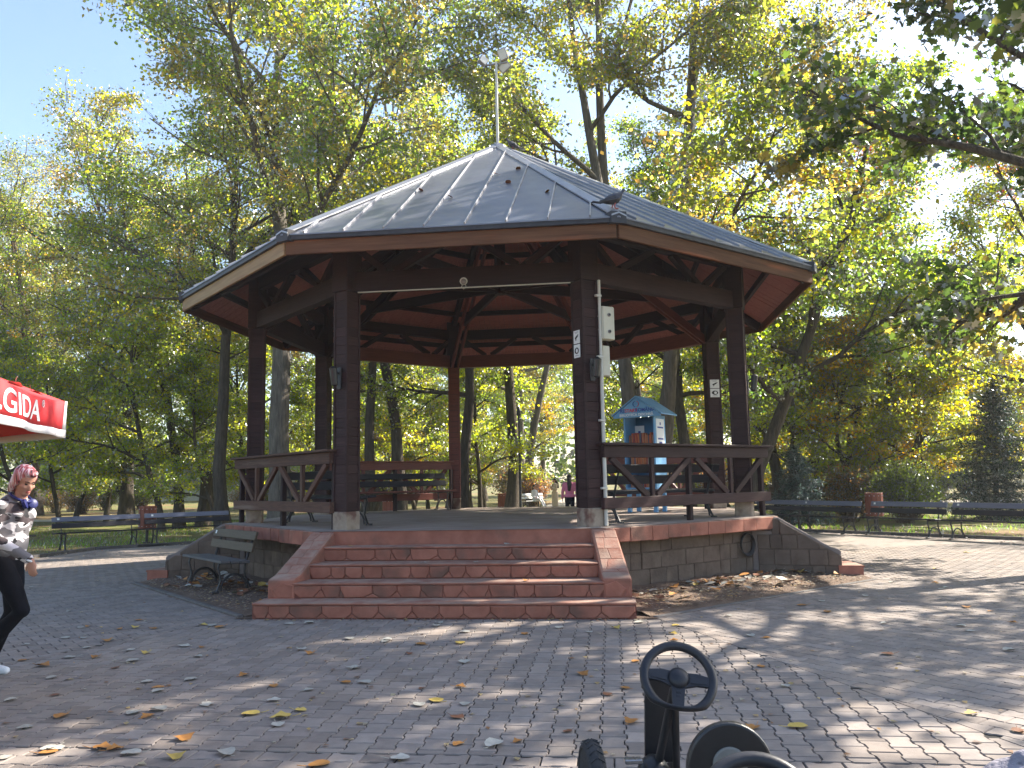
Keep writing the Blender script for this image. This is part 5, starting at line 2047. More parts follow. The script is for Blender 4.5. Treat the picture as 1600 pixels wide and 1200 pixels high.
MD['brown_shrub'] = shrub_mesh(1515, 1.15, .8, np.array([(.13, .075, .04), (.18, .10, .05), (.09, .07, .03), (.07, .085, .025)]), 5000)
MD['bush'] = shrub_mesh(1616, .95, 1.0, np.array([(.21, .125, .060), (.25, .16, .075), (.18, .10, .05)]), 9000, .07, YGREEN)

# trees one can point to -----------------------------------------
plant_tree('big_tree', 'tall grey-barked tree leaning right behind the left half of the gazebo', 'tree', MD['big'], (-7.0, 25.2, 0), R(0))
plant_tree('multi_stem_tree', 'tall tree of several grey stems behind the right half of the gazebo roof', 'tree', MD['multi'], (4.0, 24.6, 0), R(35))
plant_tree('tall_tree', 'straight brown trunk seen through the gazebo left of its back column', 'tree', MD['tall'], (-4.1, 30, 0), R(60), 1.05)
plant_tree('tall_tree', 'thin dark trunk seen through the gazebo beside the front left column', 'tree', MD['tall2'], (-5.15, 28.8, 0), R(190), .8)
plant_tree('tall_tree', 'leaning trunk beside the lamp post seen through the gazebo', 'tree', MD['tall2'], (-.15, 33, 0), R(250), 1.0)
plant_tree('tall_tree', 'dark trunk directly behind the back column of the gazebo', 'tree', MD['tall'], (-1.9, 30.5, 0), R(140), 1.0)
plant_tree('slim_tree', 'slim straight trunk behind the book cabinet', 'tree', MD['tall'], (5.6, 26.5, 0), R(300), .9)
plant_tree('slanting_tree', 'dark tree slanting to the right from behind the right gazebo column', 'tree', MD['slant'], (6.5, 25.0, 0), R(8), 1.0)
plant_tree('tall_tree', 'dark branching trunk just left of the leftmost gazebo column', 'tree', MD['tall2'], (-9.2, 26.6, 0), R(70), .85)
plant_tree('slim_tree', 'slim dark trunk above the second bench from the left', 'tree', MD['tall'], (-12.6, 31.5, 0), R(15), .85)
plant_tree('thick_tree', 'thick dark trunk behind the left red bin', 'tree', MD['tall2'], (-17.6, 38, 0), R(330), 1.15)
plant_tree('feathery_tree', 'feathery olive tree with bare top twigs against the blue sky at left', 'tree', MD['feather'], (-26.5, 45, 0), R(0), 1.02)
plant_tree('feathery_tree', 'feathery olive tree cut by the left edge of the picture', 'tree', MD['feather'], (-31.5, 47, 0), R(200), .92)
plant_tree('thick_tree', 'thick pale leaning trunk behind the walking woman', 'tree', MD['slant'], (-28.5, 50, 0), R(150), 1.35)
plant_tree('thick_tree', 'thick pale trunk right of the leaning one behind the woman', 'tree', MD['big'], (-29.5, 56, 0), R(90), .9)
plant_tree('yellow_tree', 'yellow-green tree on the right with its crown above the roof eave', 'tree', MD['yellow'], (9.8, 30.5, 0), R(20), 1.12)
plant_tree('rust_tree', 'tree with reddish top leaves right of the roof', 'tree', MD['rust'], (13.2, 33, 0), R(80), 1.08)
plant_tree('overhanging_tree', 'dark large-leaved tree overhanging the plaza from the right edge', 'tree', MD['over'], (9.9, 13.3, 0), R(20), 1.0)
plant_tree('young_tree', 'young yellow tree behind the right red bin', 'tree', MD['young_y'], (12.4, 29.5, 0), R(0), 1.15)
plant_tree('young_tree', 'young yellow tree between the right bin and the dark spruce', 'tree', MD['young_y'], (15.0, 32.5, 0), R(140), 1.3)
plant_tree('young_tree', 'young bright green tree behind the bluish spruce', 'tree', MD['young'], (9.6, 29.0, 0), R(40), 1.1)
plant_tree('spruce_tree', 'dark green spruce behind the rightmost bench', 'spruce', MD['spruce'], (15.9, 27.6, 0), R(0), .84)
plant_tree('blue_spruce', 'small bluish spruce just right of the gazebo', 'spruce', MD['bluespruce'], (9.0, 26.6, 0), R(0), .9)
plant_tree('round_bush', 'round bush turning orange beside the path, seen through the gazebo', 'bush', MD['bush'], (1.05, 47.2, 0), 0, 1.25, parts=('stem', 'foliage'))
plant_tree('brown_shrub', 'half bare brownish shrub behind the right benches', 'shrub', MD['brown_shrub'], (11.0, 27.6, 0), 0, 1.15, parts=('stem', 'foliage'))
plant_tree('low_shrub', 'low green shrub between the right red bin and the yellow tree', 'shrub', MD['shrub'], (12.3, 26.4, 0), 0, 1.15, parts=('stem', 'foliage'))
plant_tree('low_shrub', 'low green shrub left of the dark spruce', 'shrub', MD['shrub'], (13.6, 28.6, 0), 2.0, 1.1, parts=('stem', 'foliage'))

plant_tree('rust_tree', 'autumn tree cut by the right edge behind the overhanging branches', 'tree', MD['rust'], (18.2, 26.5, 0), R(200), 1.05)
# off to the right: the trees whose shade lies on the plaza
#plant_tree('tall_tree', 'tall tree past the right edge shading the plaza, nearest the benches', 'tree', MD['tall'], (16.6, 20.0, 0), R(100), .95)
#plant_tree('tall_tree', 'tall tree past the right edge shading the plaza, farther back', 'tree', MD['tall2'], (21.5, 23.5, 0), R(10), .9)

# the wood behind: groups whose members nothing tells apart
rt = random.Random(77)
ZONES = [
    # key list, x range, y range, n, scale, name, label, group
    (['tall', 'tall2', 'yellow'], (-32, -9), (33, 48), 6, (.85, 1.15), 'wood_tree', 'green tree behind the left benches', 'trees of the wood behind the left benches'),
    (['tall', 'tall2', 'big', 'feather'], (-52, -10), (52, 78), 8, (.9, 1.2), 'wood_tree', 'tall tree far back on the left', 'tall trees far back on the left'),
    (['tall', 'multi', 'tall2', 'yellow'], (-10, 10), (44, 74), 11, (.9, 1.15), 'wood_tree', 'tall tree far back behind the gazebo', 'tall trees far back behind the gazebo'),
    (['tall', 'yellow', 'rust', 'tall2'], (12, 32), (35, 48), 4, (.85, 1.1), 'wood_tree', 'sunny tree behind the right benches', 'trees of the wood behind the right benches'),
    (['tall', 'tall2', 'yellow', 'multi'], (14, 56), (52, 80), 5, (.85, 1.1), 'wood_tree', 'tall tree far back on the right', 'tall trees far back on the right'),
    (['young', 'young'], (-24, -8.5), (29, 46), 12, (.8, 1.25), 'young_tree', 'young leafy tree of the left wood', 'young trees on the left'),
    (['young', 'young_y'], (-9, 9), (33, 50), 11, (.8, 1.2), 'young_tree', 'young leafy tree behind the gazebo', 'young trees behind the gazebo'),
    (['young', 'young_y', 'young_y'], (9, 28), (30, 46), 15, (.8, 1.3), 'young_tree', 'young leafy tree of the right wood', 'young trees on the right'),
    (['shrub', 'brown_shrub'], (-30, 34), (50, 62), 22, (1.0, 2.0), 'undergrowth_shrub', 'shrub of the far undergrowth', 'undergrowth shrubs far back'),
]
taken = []
ORD = 'first second third fourth fifth sixth seventh eighth ninth tenth eleventh twelfth thirteenth fourteenth fifteenth sixteenth seventeenth eighteenth nineteenth twentieth twenty-first twenty-second'.split()
for keys, xr, yr, n, srng, nm, lab, grp in ZONES:
    made = 0; tries = 0; zone_trees = []
    while made < n and tries < 4000:
        tries += 1
        x = rt.uniform(*xr); y = rt.uniform(*yr)
        mind = 1.6 if 'young' in keys or 'shrub' in keys else 3.2
        q = GM.inverted() @ Vector((x, y, 0))
        if abs(q.x - .3) < 2.4 + (1.2 if mind > 2 else .6) and q.y > 8: continue      # the path stays open
        if any((x - a) ** 2 + (y - c) ** 2 < (mind * .5 + m * .5) ** 2 for a, c, m in taken): continue
        taken.append((x, y, mind))
        key = rt.choice(keys)
        sc_ = rt.uniform(*srng)
        prt = ('stem', 'foliage') if 'shrub' in key else ('trunk', 'crown')
        zone_trees.append((x / y, plant_tree(nm, lab, 'shrub' if 'shrub' in key else 'tree', MD[key], (x, y, 0), rt.uniform(0, 6.28), sc_, grp, prt, sz=sc_ * rt.uniform(.9, 1.1))))
        made += 1
    # the only thing that tells these apart is their order across the view
    zone_trees.sort(key=lambda t: t[0])
    for i_, (_, o_) in enumerate(zone_trees):
        o_['label'] = lab + ', ' + (ORD[i_] + ' from the left' if i_ else 'leftmost of its group')
# the far edge of the wood reads as one mass
rng = NP(5)
n = 110000
x = rng.uniform(-120, 120, n); y = rng.uniform(84, 93, n) + rng.normal(0, 1.5, n)
hh = 11.5 + 4.5 * np.sin(x * .11) + 3 * np.sin(x * .31 + 1) + 2 * np.sin(x * .83)
z = 1.2 + (rng.uniform(0, 1, n) ** .9) * hh
m = (np.sin(x * .9 + z * .7) + np.sin(x * .37 - z * 1.1 + 2) + rng.normal(0, .9, n)) > -.6
P = np.stack([x, y, z], 1)[m]
pal = np.concatenate([GREEN, DGREEN, YGREEN[:3], OLIVE[:2]])
patch = ((np.sin(P[:, 0] * .5) + np.sin(P[:, 2] * .8 + P[:, 0] * .21)) * 2 + 4).astype(int) % len(pal)
C = pal[patch] * .5 + pal[rng.integers(len(pal), size=len(P))] * .5
V, F, C = leaves_np(rng, P, .62, C, LEAF4, .4)
tag(link('distant_wood', np_mesh('distant_wood', V, F, M['leaf'], False, C)), kind='stuff')

# grass and litter -------------------------------------------------
rng = NP(9)


def ring_points(n, r0, r1, a0=-.2, a1=3.35):
    a = rng.uniform(a0, a1, n); r_ = np.sqrt(rng.uniform(r0 * r0, r1 * r1, n))
    return GX + r_ * np.cos(a), GY + r_ * np.sin(a)


x, y = ring_points(60000, 11.6, 27)
oct_r = np.maximum.reduce([np.abs((x - GX) * math.cos(-TH + k * PI / 4) + (y - GY) * math.sin(-TH + k * PI / 4)) for k in range(4)])
q = np.sin(x * .9) + np.sin(y * 1.1 + 1) + np.sin(x * .37 + y * .5) + rng.normal(0, .7, len(x))
m = (oct_r > PA + .12) & (q > -.2)
lx = (x - GX) * math.cos(TH) - (y - GY) * math.sin(TH); ly = (x - GX) * math.sin(TH) + (y - GY) * math.cos(TH)
m &= ~((np.abs(lx) < 2.2) & (ly > 0))
P = np.stack([x[m], y[m], np.full(m.sum(), -.03)], 1)
n = len(P)
h = rng.uniform(.05, .13, n); a = rng.uniform(0, 6.28, n); wd = rng.uniform(.006, .012, n)
dx = np.stack([np.cos(a), np.sin(a), np.zeros(n)], 1) * wd[:, None]
tip = P + np.stack([rng.normal(0, .03, n), rng.normal(0, .03, n), h], 1)
V = np.stack([P - dx, P + dx, tip], 1).reshape(-1, 3)
F = np.arange(3 * n).reshape(-1, 3)
gc = np.array([(.07, .13, .022), (.10, .15, .028), (.14, .15, .035)])[rng.integers(3, size=n)]
tag(link('grass', np_mesh('grass', V, F, M['leaf'], False, np.repeat(gc, 3, 0))), kind='stuff')

LIT = np.array([(.30, .17, .06), (.22, .11, .05), (.36, .25, .10), (.40, .30, .14), (.16, .09, .05), (.34, .30, .20)])
x, y = ring_points(26000, 11.4, 48)
oct_r = np.maximum.reduce([np.abs((x - GX) * math.cos(-TH + k * PI / 4) + (y - GY) * math.sin(-TH + k * PI / 4)) for k in range(4)])
q = np.sin(x * .7 + 2) + np.sin(y * .9) + rng.normal(0, .8, len(x))
m = (oct_r > PA + .1) & (q > -.5)
P = np.stack([x[m], y[m], rng.uniform(-.02, .015, m.sum())], 1)
V, F, C = leaves_np(rng, P, .10, LIT[rng.integers(len(LIT), size=len(P))], LEAF4, 1.6)
tag(link('leaf_litter', np_mesh('leaf_litter', V, F, M['dry_leaf'], False, C)), kind='stuff')
# litter gathered on the plaza's rim and at the benches' feet
x, y = ring_points(2600, 9.6, 11.3, .05, 3.1)
oct_r = np.maximum.reduce([np.abs((x - GX) * math.cos(-TH + k * PI / 4) + (y - GY) * math.sin(-TH + k * PI / 4)) for k in range(4)])
m = (oct_r < PA) & (oct_r > PA - 1.2 * rng.uniform(0, 1, len(x)) ** 2)
P = np.stack([x[m], y[m], rng.uniform(.006, .02, m.sum())], 1)
V, F, C = leaves_np(rng, P, .07, LIT[rng.integers(len(LIT), size=len(P))] * 1.1, LEAF4, 1.6)
tag(link('leaf_litter', np_mesh('leaf_litter', V, F, M['dry_leaf'], False, C)), kind='stuff')

LEAF_SPOTS = [('yellow', -0.565, 6.003, 1.25, 'on the pavers left of the karts'), ('pale', -0.151, 4.995, 1.4, 'on the pavers left of the karts'), ('orange', -0.01, 5.057, 0.7, 'on the pavers left of the karts'), ('brown', -0.961, 7.632, 0.8, 'on the pavers left of the karts'), ('yellow', -1.779, 5.767, 1.3, 'on the pavers left of the karts'), ('yellow', -1.543, 5.661, 1.35, 'on the pavers left of the karts'), ('pale', -2.46, 5.908, 1.3, 'on the pavers left of the karts'), ('pale', -2.612, 5.856, 1.2, 'on the pavers left of the karts'), ('orange', -2.474, 5.739, 1.1, 'on the pavers left of the karts'), ('pale', -2.186, 6.036, 1.2, 'on the pavers left of the karts'), ('pale', -2.706, 6.431, 1.1, 'on the pavers left of the karts'), ('pale', -2.586, 6.803, 1.2, 'on the pavers left of the karts'), ('orange', -2.025, 5.23, 1.4, 'on the pavers left of the karts'), ('pale', -2.222, 4.981, 1.2, 'on the pavers left of the karts'), ('pale', -2.717, 5.091, 1.1, 'on the pavers left of the karts'), ('orange', -2.747, 5.023, 1.1, 'on the pavers left of the karts'), ('orange', -2.47, 5.088, 1.2, 'on the pavers left of the karts'), ('pale', -1.665, 4.938, 1.3, 'on the pavers left of the karts'), ('pale', -1.274, 8.29, 1.2, 'on the pavers left of the karts'), ('pale', -1.385, 7.108, 1.0, 'on the pavers left of the karts'), ('yellow', -3.458, 9.394, 1.0, 'on the pavers left of the karts'), ('orange', -3.929, 9.207, 1.1, 'on the pavers left of the karts'), ('orange', -4.128, 7.417, 1.3, 'on the pavers left of the karts'), ('pale', -3.403, 7.532, 1.3, 'on the pavers left of the karts'), ('pale', -4.055, 7.75, 1.2, 'on the pavers left of the karts'), ('orange', -0.439, 6.391, 0.9, 'on the pavers left of the karts'), ('orange', 0.704, 5.397, 1.2, 'on the pavers right of the stairs'), ('yellow', 1.679, 5.239, 1.3, 'on the pavers right of the stairs'), ('brown', 2.939, 5.093, 1.0, 'on the pavers right of the stairs'), ('orange', 2.352, 8.053, 0.9, 'on the pavers right of the stairs'), ('brown', 0.302, 5.249, 0.7, 'on the pavers left of the karts'), ('brown', 0.638, 6.088, 0.9, 'on the pavers right of the stairs'), ('orange', 0.787, 6.258, 0.8, 'on the pavers right of the stairs'), ('pale', 4.208, 7.285, 1.2, 'on the pavers right of the stairs'), ('pale', 4.395, 8.451, 1.0, 'on the pavers right of the stairs'), ('brown', -0.709, 6.373, 0.6, 'on the pavers left of the karts'), ('orange', 0.08, 8.487, 1.0, 'on the pavers left of the karts'), ('pale', 0.72, 8.525, 0.9, 'on the pavers right of the stairs'), ('yellow', 1.53, 8.336, 1.0, 'on the pavers right of the stairs'), ('orange', 1.486, 8.013, 0.8, 'on the pavers right of the stairs'), ('yellow', 1.637, 8.791, 1.0, 'on the pavers right of the stairs'), ('pale', 1.308, 9.023, 1.2, 'on the pavers right of the stairs')]

# ------------------------------------------------------------------ fallen leaves on the pavers
def dry_leaf_mesh(seed, mat, L=.10):
    r_ = random.Random(seed)
    out = []
    n_ = 14
    lob = r_.choice((0, .10, .22))
    V = [(0, 0, .006)]
    cur = r_.uniform(.6, 3.2); fold = r_.uniform(-.2, .7)
    for i in range(n_):
        a = 2 * PI * i / n_
        rr_ = .5 + .12 * math.cos(a) + lob * .5 * math.cos(5 * a) + r_.uniform(-.03, .03)
        xx, yy = rr_ * math.cos(a) * 1.1, rr_ * math.sin(a) * .85
        z = .16 * cur * (abs(yy)) ** 1.5 + .07 * fold * math.sin(a * 2 + 1) + r_.uniform(0, .03)
        V.append((xx * L, yy * L, max(z * L * 1.4, 0) + .005))
    F = [[0, 1 + i, 1 + (i + 1) % n_] for i in range(n_)]
    b = MB(); b.add(V, F)
    b.tube([(-.48 * L, 0, .007), (-.75 * L, .04 * L, .012), (-.95 * L, .02 * L, .018)], .0018, 4)
    return b.mesh('fallen_leaf', mat, True)


def dl(name, c1, c2):
    return mk(name, c1, c2, 30, rough=.65, bump=.3, bscale=120, bdist=.002, rv=.15)


LK = {
    'pale': (dl('leaf_pale', (.34, .32, .27), (.46, .44, .38)), 'pale dry leaf'),
    'orange': (dl('leaf_orange', (.34, .14, .035), (.46, .22, .06)), 'orange brown dry leaf'),
    'yellow': (dl('leaf_yellow', (.50, .34, .07), (.60, .44, .12)), 'yellow fallen leaf'),
    'brown': (dl('leaf_brown', (.15, .065, .035), (.24, .11, .06)), 'dark brown curled leaf'),
}
leaf_meshes = {k: [dry_leaf_mesh(40 + 7 * i + len(k), v[0]) for i in range(6)] for k, v in LK.items()}
rl = random.Random(99)
PLURAL = {'pale': 'pale dry leaves', 'orange': 'orange brown leaves', 'yellow': 'yellow leaves', 'brown': 'dark brown leaves'}


def where_(x, y):
    if x < 0:
        if y < 5.5: return 'in the near left corner of the paving' if x < -2.0 else 'on the pavers just left of the pedal karts'
        if y < 6.6: return 'on the near pavers under the parasol side' if x < -2.4 else 'in the middle of the near paving left of the karts'
        if y < 8.0: return 'on the pavers near the walking woman' if x < -2.6 else 'on the shaded pavers between the karts and the steps'
        if y < 10: return 'on the pavers left of the bottom step' if x < -2.6 else 'on the pavers at the foot of the bottom step'
        return 'on the far left pavers beyond the woman'
    if y < 6.5: return 'on the near pavers right of the pedal karts'
    if y < 9.5: return 'on the pavers between the karts and the soil bed'
    return 'on the far right pavers beside the wing wall'


def drop_leaf(kind, x, y, z, where, s=1.0, rz=None, tilt=(0, 0)):
    if 'pavers' in where: where = where_(x, y)
    o = link('fallen_leaf', rl.choice(leaf_meshes[kind]))
    o.matrix_world = Matrix.Translation((x, y, z)) @ Euler((tilt[0], tilt[1], rl.uniform(0, 6.28) if rz is None else rz)).to_matrix().to_4x4() @ Matrix.Scale(s, 4)
    tag(o, LK[kind][1] + ' lying ' + where, 'leaf', PLURAL[kind] + ' ' + where)
    return o


def on_pave(x, y):
    q = GM.inverted() @ Vector((x, y, 0))
    k = max(range(8), key=lambda i: q.x * math.sin(R(45 * i)) - q.y * math.cos(R(45 * i)))
    ap = q.x * math.sin(R(45 * k)) - q.y * math.cos(R(45 * k))
    return (ap > 5.95 and ap < 10.9) or q.y < -10.7, ap


# the ones that stand out in the photograph
for kind, x, y, s, where in LEAF_SPOTS:
    drop_leaf(kind, x, y, .001, where, s * .86)
made = 0
while made < 62:                 # left half: many
    y = rl.uniform(4.7, 9.6) if rl.random() < .75 else rl.uniform(9.5, 14)
    x = rl.uniform(-.62, -.02) * y
    ok, ap = on_pave(x, y)
    if not ok: continue
    kind = rl.choices(('pale', 'orange', 'yellow', 'brown'), (5, 4, 1, 1))[0]
    drop_leaf(kind, x, y, .001, 'on the pavers left of the karts', rl.uniform(.65, 1.15))
    made += 1
made = 0
while made < 34:                 # right half: few
    y = rl.uniform(5.2, 17)
    x = rl.uniform(.05, .62) * y
    ok, ap = on_pave(x, y)
    if not ok: continue
    kind = rl.choices(('pale', 'orange', 'yellow', 'brown'), (4, 3, 2, 1))[0]
    drop_leaf(kind, x, y, .001, 'on the pavers right of the stairs', rl.uniform(.6, 1.1))
    made += 1
for k, nm, nn_, side in ((-1, 'on the soil under the olive bench', 95, -1), (1, 'on the soil beside the right stone wall', 80, 1)):
    for q in range(nn_):
        u = rl.uniform(-1.9, 2.1) if k > 0 else rl.uniform(-2.1, 2.1)
        v = 4.55 + abs(rl.gauss(0, .45))
        if v > 5.6: continue
        f = (v - 4.25) / 1.45
        p = gpt(k, u, v, .065 * (1 - f) + .046)
        kind = rl.choices(('pale', 'orange', 'yellow', 'brown'), (6, 3, 1, 4) if k > 0 else (4, 3, 1, 7))[0]
        drop_leaf(kind, p.x, p.y, p.z, nm, rl.uniform(.9, 1.5), tilt=(rl.uniform(-.35, .35), rl.uniform(-.35, .35)))
# crumbs of leaves in the beds and along the steps' foot
rng = NP(31)
PP = []
for q in range(2200):
    k = rl.choice((-1, 1)); u = rl.uniform(-2.2, 2.2); v = rl.uniform(4.5, 5.68); f = (v - 4.25) / 1.45
    PP.append(gpt(k, u, v, .065 * (1 - f) + .045))
for q in range(700):
    y = rl.uniform(4.7, 16); x = rl.uniform(-.62, .62) * y
    ok, ap = on_pave(x, y)
    if ok: PP.append(Vector((x, y, .006)))
for q in range(110):
    u = rl.uniform(-2.3, 2.3); PP.append(gpt(0, u, 5.9 + abs(rl.gauss(0, .06)), .008))
P = np.array([tuple(p) for p in PP])
V, F, C = leaves_np(rng, P, .040, LIT[rng.integers(len(LIT), size=len(P))], LEAF4, 1.6, .6)
tag(link('leaf_crumbs', np_mesh('leaf_crumbs', V, F, M['dry_leaf'], False, C)), kind='stuff')
# on the steps, the olive bench, the roof and the parasol
for kind, u, i, s in (('pale', .64, 3, 1.1), ('pale', -.35, 2, .8), ('pale', .30, 2, .8), ('orange', .95, 1, .8), ('pale', 1.9, 1, .7), ('yellow', -1.4, 3, .6)):
    p = gpt(0, u, NOSE[i] - .06, RISE * (i + 1) + .004)
    drop_leaf(kind, p.x, p.y, p.z, 'on the red steps', s)
for u, v in ((.55, 3.2), (.30, 2.6), (-.2, 3.9), (-.75, 3.4), (1.2, 3.9), (.62, 2.3)):
    zr_ = ZET + (RE * AP - v) * (ZA - ZET) / RE / AP + .05
    p = gpt(0, u, v, zr_)
    drop_leaf('brown', p.x, p.y, p.z, 'on the metal roof', .9, tilt=(R(-28), 0))
for kind, dx, dy in (('orange', 1.62, 1.02), ('pale', 1.78, 1.22), ('brown', 1.86, 1.32)):
    p = UC + Vector((dx, dy, 3.18 - 1.035 * (math.hypot(dx, dy) / (UR * .96)) - .03))
    drop_leaf(kind, p.x, p.y, p.z, 'on the red parasol', 1.2, tilt=(.2, .3))


# ------------------------------------------------------------------ people
def remesh(mb, name, mat, vox=.012, smooth=6, parent=None, mw=None):
    me = mb.mesh(name, mat)
    o = link(name, me)
    m1 = o.modifiers.new('r', 'REMESH'); m1.mode = 'VOXEL'; m1.voxel_size = vox
    m2 = o.modifiers.new('s', 'SMOOTH'); m2.iterations = smooth; m2.factor = .5
    dg = bpy.context.evaluated_depsgraph_get()
    me2 = bpy.data.meshes.new_from_object(o.evaluated_get(dg))
    bpy.data.objects.remove(o)
    me2.name = name
    me2.materials.clear(); me2.materials.append(mat)
    me2.polygons.foreach_set('use_smooth', [True] * len(me2.polygons))
    return link(name, me2, parent, mw)


def add_head(b, HM):
    """head in its own frame: +X is the face, Z up, origin at the head's middle"""
    def E(c, r, rot=None):
        b.ell(HM @ Vector(c), r, HM.to_3x3().to_4x4() @ (rot or Matrix.Identity(4)), 20, 14)
    E((-.012, 0, .025), (.094, .074, .088))
    E((.022, 0, -.035), (.068, .060, .075))
    E((.052, 0, -.088), (.034, .038, .026))
    E((.082, 0, -.022), (.018, .0135, .026), Matrix.Rotation(-.35, 4, 'Y'))
    E((.088, 0, -.036), (.014, .016, .011))
    E((.066, 0, .016), (.020, .048, .012))
    E((.072, 0, -.066), (.014, .024, .014))
    for s in (-1, 1):
        E((.048, .036 * s, -.028), (.034, .024, .024))
        E((-.012, .074 * s, -.012), (.020, .010, .030))


def head_bits(t, HM):
    """eyes, brows, lips"""
    for s in (-1, 1):
        b = MB(); b.ell(HM @ Vector((.071, .030 * s, .001)), (.010, .013, .008), HM.to_3x3().to_4x4(), 10, 8); b.build('eye', M['eye'], t, smooth=True)
        b = MB(); b.tube([HM @ Vector((.084, .014 * s, .020)), HM @ Vector((.084, .030 * s, .026)), HM @ Vector((.072, .046 * s, .022))], .0035, 6); b.build('eyebrow', M['dark_hair'], t, smooth=True)
    b = MB(); b.ell(HM @ Vector((.085, 0, -.0635)), (.006, .021, .0055), HM.to_3x3().to_4x4(), 10, 6); b.ell(HM @ Vector((.084, 0, -.0725)), (.007, .019, .006), HM.to_3x3().to_4x4(), 10, 6)
    b.build('lips', M['lip'], t, smooth=True)


def hand_pts(b, wrist, d, palm_n, s=1.0, curl=.5):
    """palm with four bent fingers of unequal length and a thumb from its side; d = pointing direction"""
    d = Vector(d).normalized(); n_ = Vector(palm_n); n_ = (n_ - d * n_.dot(d)).normalized(); a = d.cross(n_)
    w = Vector(wrist)
    MMp = mat_from(d, a, n_, (0, 0, 0))
    b.ell(w + d * .045 * s, (.050 * s, .038 * s, .016 * s), MMp, 14, 10)
    for i, (o_, L) in enumerate(((-.028, .062), (-.010, .074), (.009, .070), (.026, .054))):
        p0 = w + d * .070 * s + a * o_ * s
        p1 = p0 + (d * math.cos(curl * .5) + n_ * math.sin(curl * .5)) * L * .5 * s
        p2 = p1 + (d * math.cos(curl * 1.3) + n_ * math.sin(curl * 1.3)) * L * .32 * s
        p3 = p2 + (d * math.cos(curl * 2) + n_ * math.sin(curl * 2)) * L * .24 * s
        b.limb([p0, p1, p2, p3], [.0088 * s, .0082 * s, .0074 * s, .006 * s], 8)
    p0 = w + d * .025 * s - a * .030 * s
    p1 = p0 + (d * .75 - a * .55 + n_ * .25).normalized() * .035 * s
    p2 = p1 + (d * .92 - a * .15 + n_ * .30).normalized() * .030 * s
    b.limb([p0, p1, p2], [.011 * s, .0098 * s, .0075 * s], 8)


# --- woman walking at the left edge (faces +X)
t = thing('person', 'woman in camouflage sweater and black leggings walking with blue headphones round her neck', 'person', (-4.27, 7.05, 0), R(-6))
HM = Matrix.Translation((.165, -.025, 1.60)) @ Matrix.Rotation(R(-22), 4, 'Z') @ Matrix.Rotation(R(26), 4, 'Y')
J = dict(pel=(0, 0, .96), ch=(.055, 0, 1.27), nk=(.105, -.005, 1.45),
         rs=(.055, -.175, 1.385), re=(.04, -.23, 1.15), rw=(.36, -.17, .95),
         ls=(.06, .175, 1.385), le=(-.10, .20, 1.13), lw=(-.14, .20, .92),
         rh=(.01, -.09, .93), rk=(.235, -.085, .545), ra=(-.06, -.09, .22),
         lh=(-.01, .09, .93), lk=(.02, .09, .50), la=(-.16, .09, .09))
J = {k: Vector(v) for k, v in J.items()}
b = MB()
add_head(b, HM)
b.limb([J['nk'] + Vector((-.015, 0, -.06)), J['nk'] + Vector((.03, -.01, .06)), HM.translation + Vector((-.02, 0, -.04))], [.058, .050, .052])
b.ell(J['ch'], (.10, .15, .20)); b.ell((J['ch'] + J['pel']) / 2, (.085, .115, .18)); b.ell(J['pel'], (.10, .145, .13))
for s in 'rl':
    b.limb([J[s + 's'], J[s + 'e'], J[s + 'w']], [.042, .033, .024])
    b.limb([J[s + 'h'], J[s + 'k'], J[s + 'k'].lerp(J[s + 'a'], .35) + Vector((-.015, 0, 0)), J[s + 'a']], [.062, .036, .034, .022])
hand_pts(b, J['rw'], (.12, .02, -1), (-.2, 1, 0), 1.0, .55)
hand_pts(b, J['lw'], (.12, .0, -1), (-.2, -1, 0), 1.0, .55)
remesh(b, 'body', M['skin'], .0075, 4, t)
head_bits(t, HM)
m = bpy.data.materials.new('camouflage'); m.use_nodes = True
nt = m.node_tree; N, L_ = nt.nodes, nt.links
tc = N.new('ShaderNodeTexCoord')
base = None
for q, (scl, th, c, seed) in enumerate(((7, .50, (.18, .17, .18), 0), (6, .56, (.055, .04, .045), 3.3), (9, .585, (.015, .014, .018), 7.7))):
    mp = N.new('ShaderNodeMapping'); mp.inputs['Location'].default_value = (seed, seed * 2, seed); mp.inputs['Scale'].default_value = (1, 1, 1.7)
    L_.new(tc.outputs['Object'], mp.inputs[0])
    nz = N.new('ShaderNodeTexNoise'); nz.inputs['Scale'].default_value = scl; nz.inputs['Detail'].default_value = 1.5
    L_.new(mp.outputs[0], nz.inputs['Vector'])
    st = N.new('ShaderNodeMath'); st.operation = 'GREATER_THAN'; st.inputs[1].default_value = th
    L_.new(nz.outputs['Fac'], st.inputs[0])
    mx = N.new('ShaderNodeMix'); mx.data_type = 'RGBA'
    L_.new(st.outputs[0], mx.inputs['Factor'])
    if base is None: mx.inputs['A'].default_value = (.66, .62, .64, 1)
    else: L_.new(base, mx.inputs['A'])
    mx.inputs['B'].default_value = (*c, 1)
    base = mx.outputs['Result']
L_.new(base, N['Principled BSDF'].inputs['Base Color']); N['Principled BSDF'].inputs['Roughness'].default_value = .85
nz = N.new('ShaderNodeTexNoise'); nz.inputs['Scale'].default_value = 18; L_.new(tc.outputs['Object'], nz.inputs['Vector'])
bp = N.new('ShaderNodeBump'); bp.inputs['Strength'].default_value = .35; bp.inputs['Distance'].default_value = .02
L_.new(nz.outputs['Fac'], bp.inputs['Height']); L_.new(bp.outputs[0], N['Principled BSDF'].inputs['Normal'])
b = MB()
b.ell(J['ch'] + Vector((.0, 0, .02)), (.135, .185, .215)); b.ell((J['ch'] + J['pel']) / 2 + Vector((.01, 0, -.02)), (.128, .165, .19)); b.ell(J['pel'] + Vector((.005, 0, .06)), (.138, .185, .085))
b.ell(J['ch'] + Vector((.085, -.07, .045)), (.06, .065, .065)); b.ell(J['ch'] + Vector((.085, .07, .045)), (.06, .065, .065))
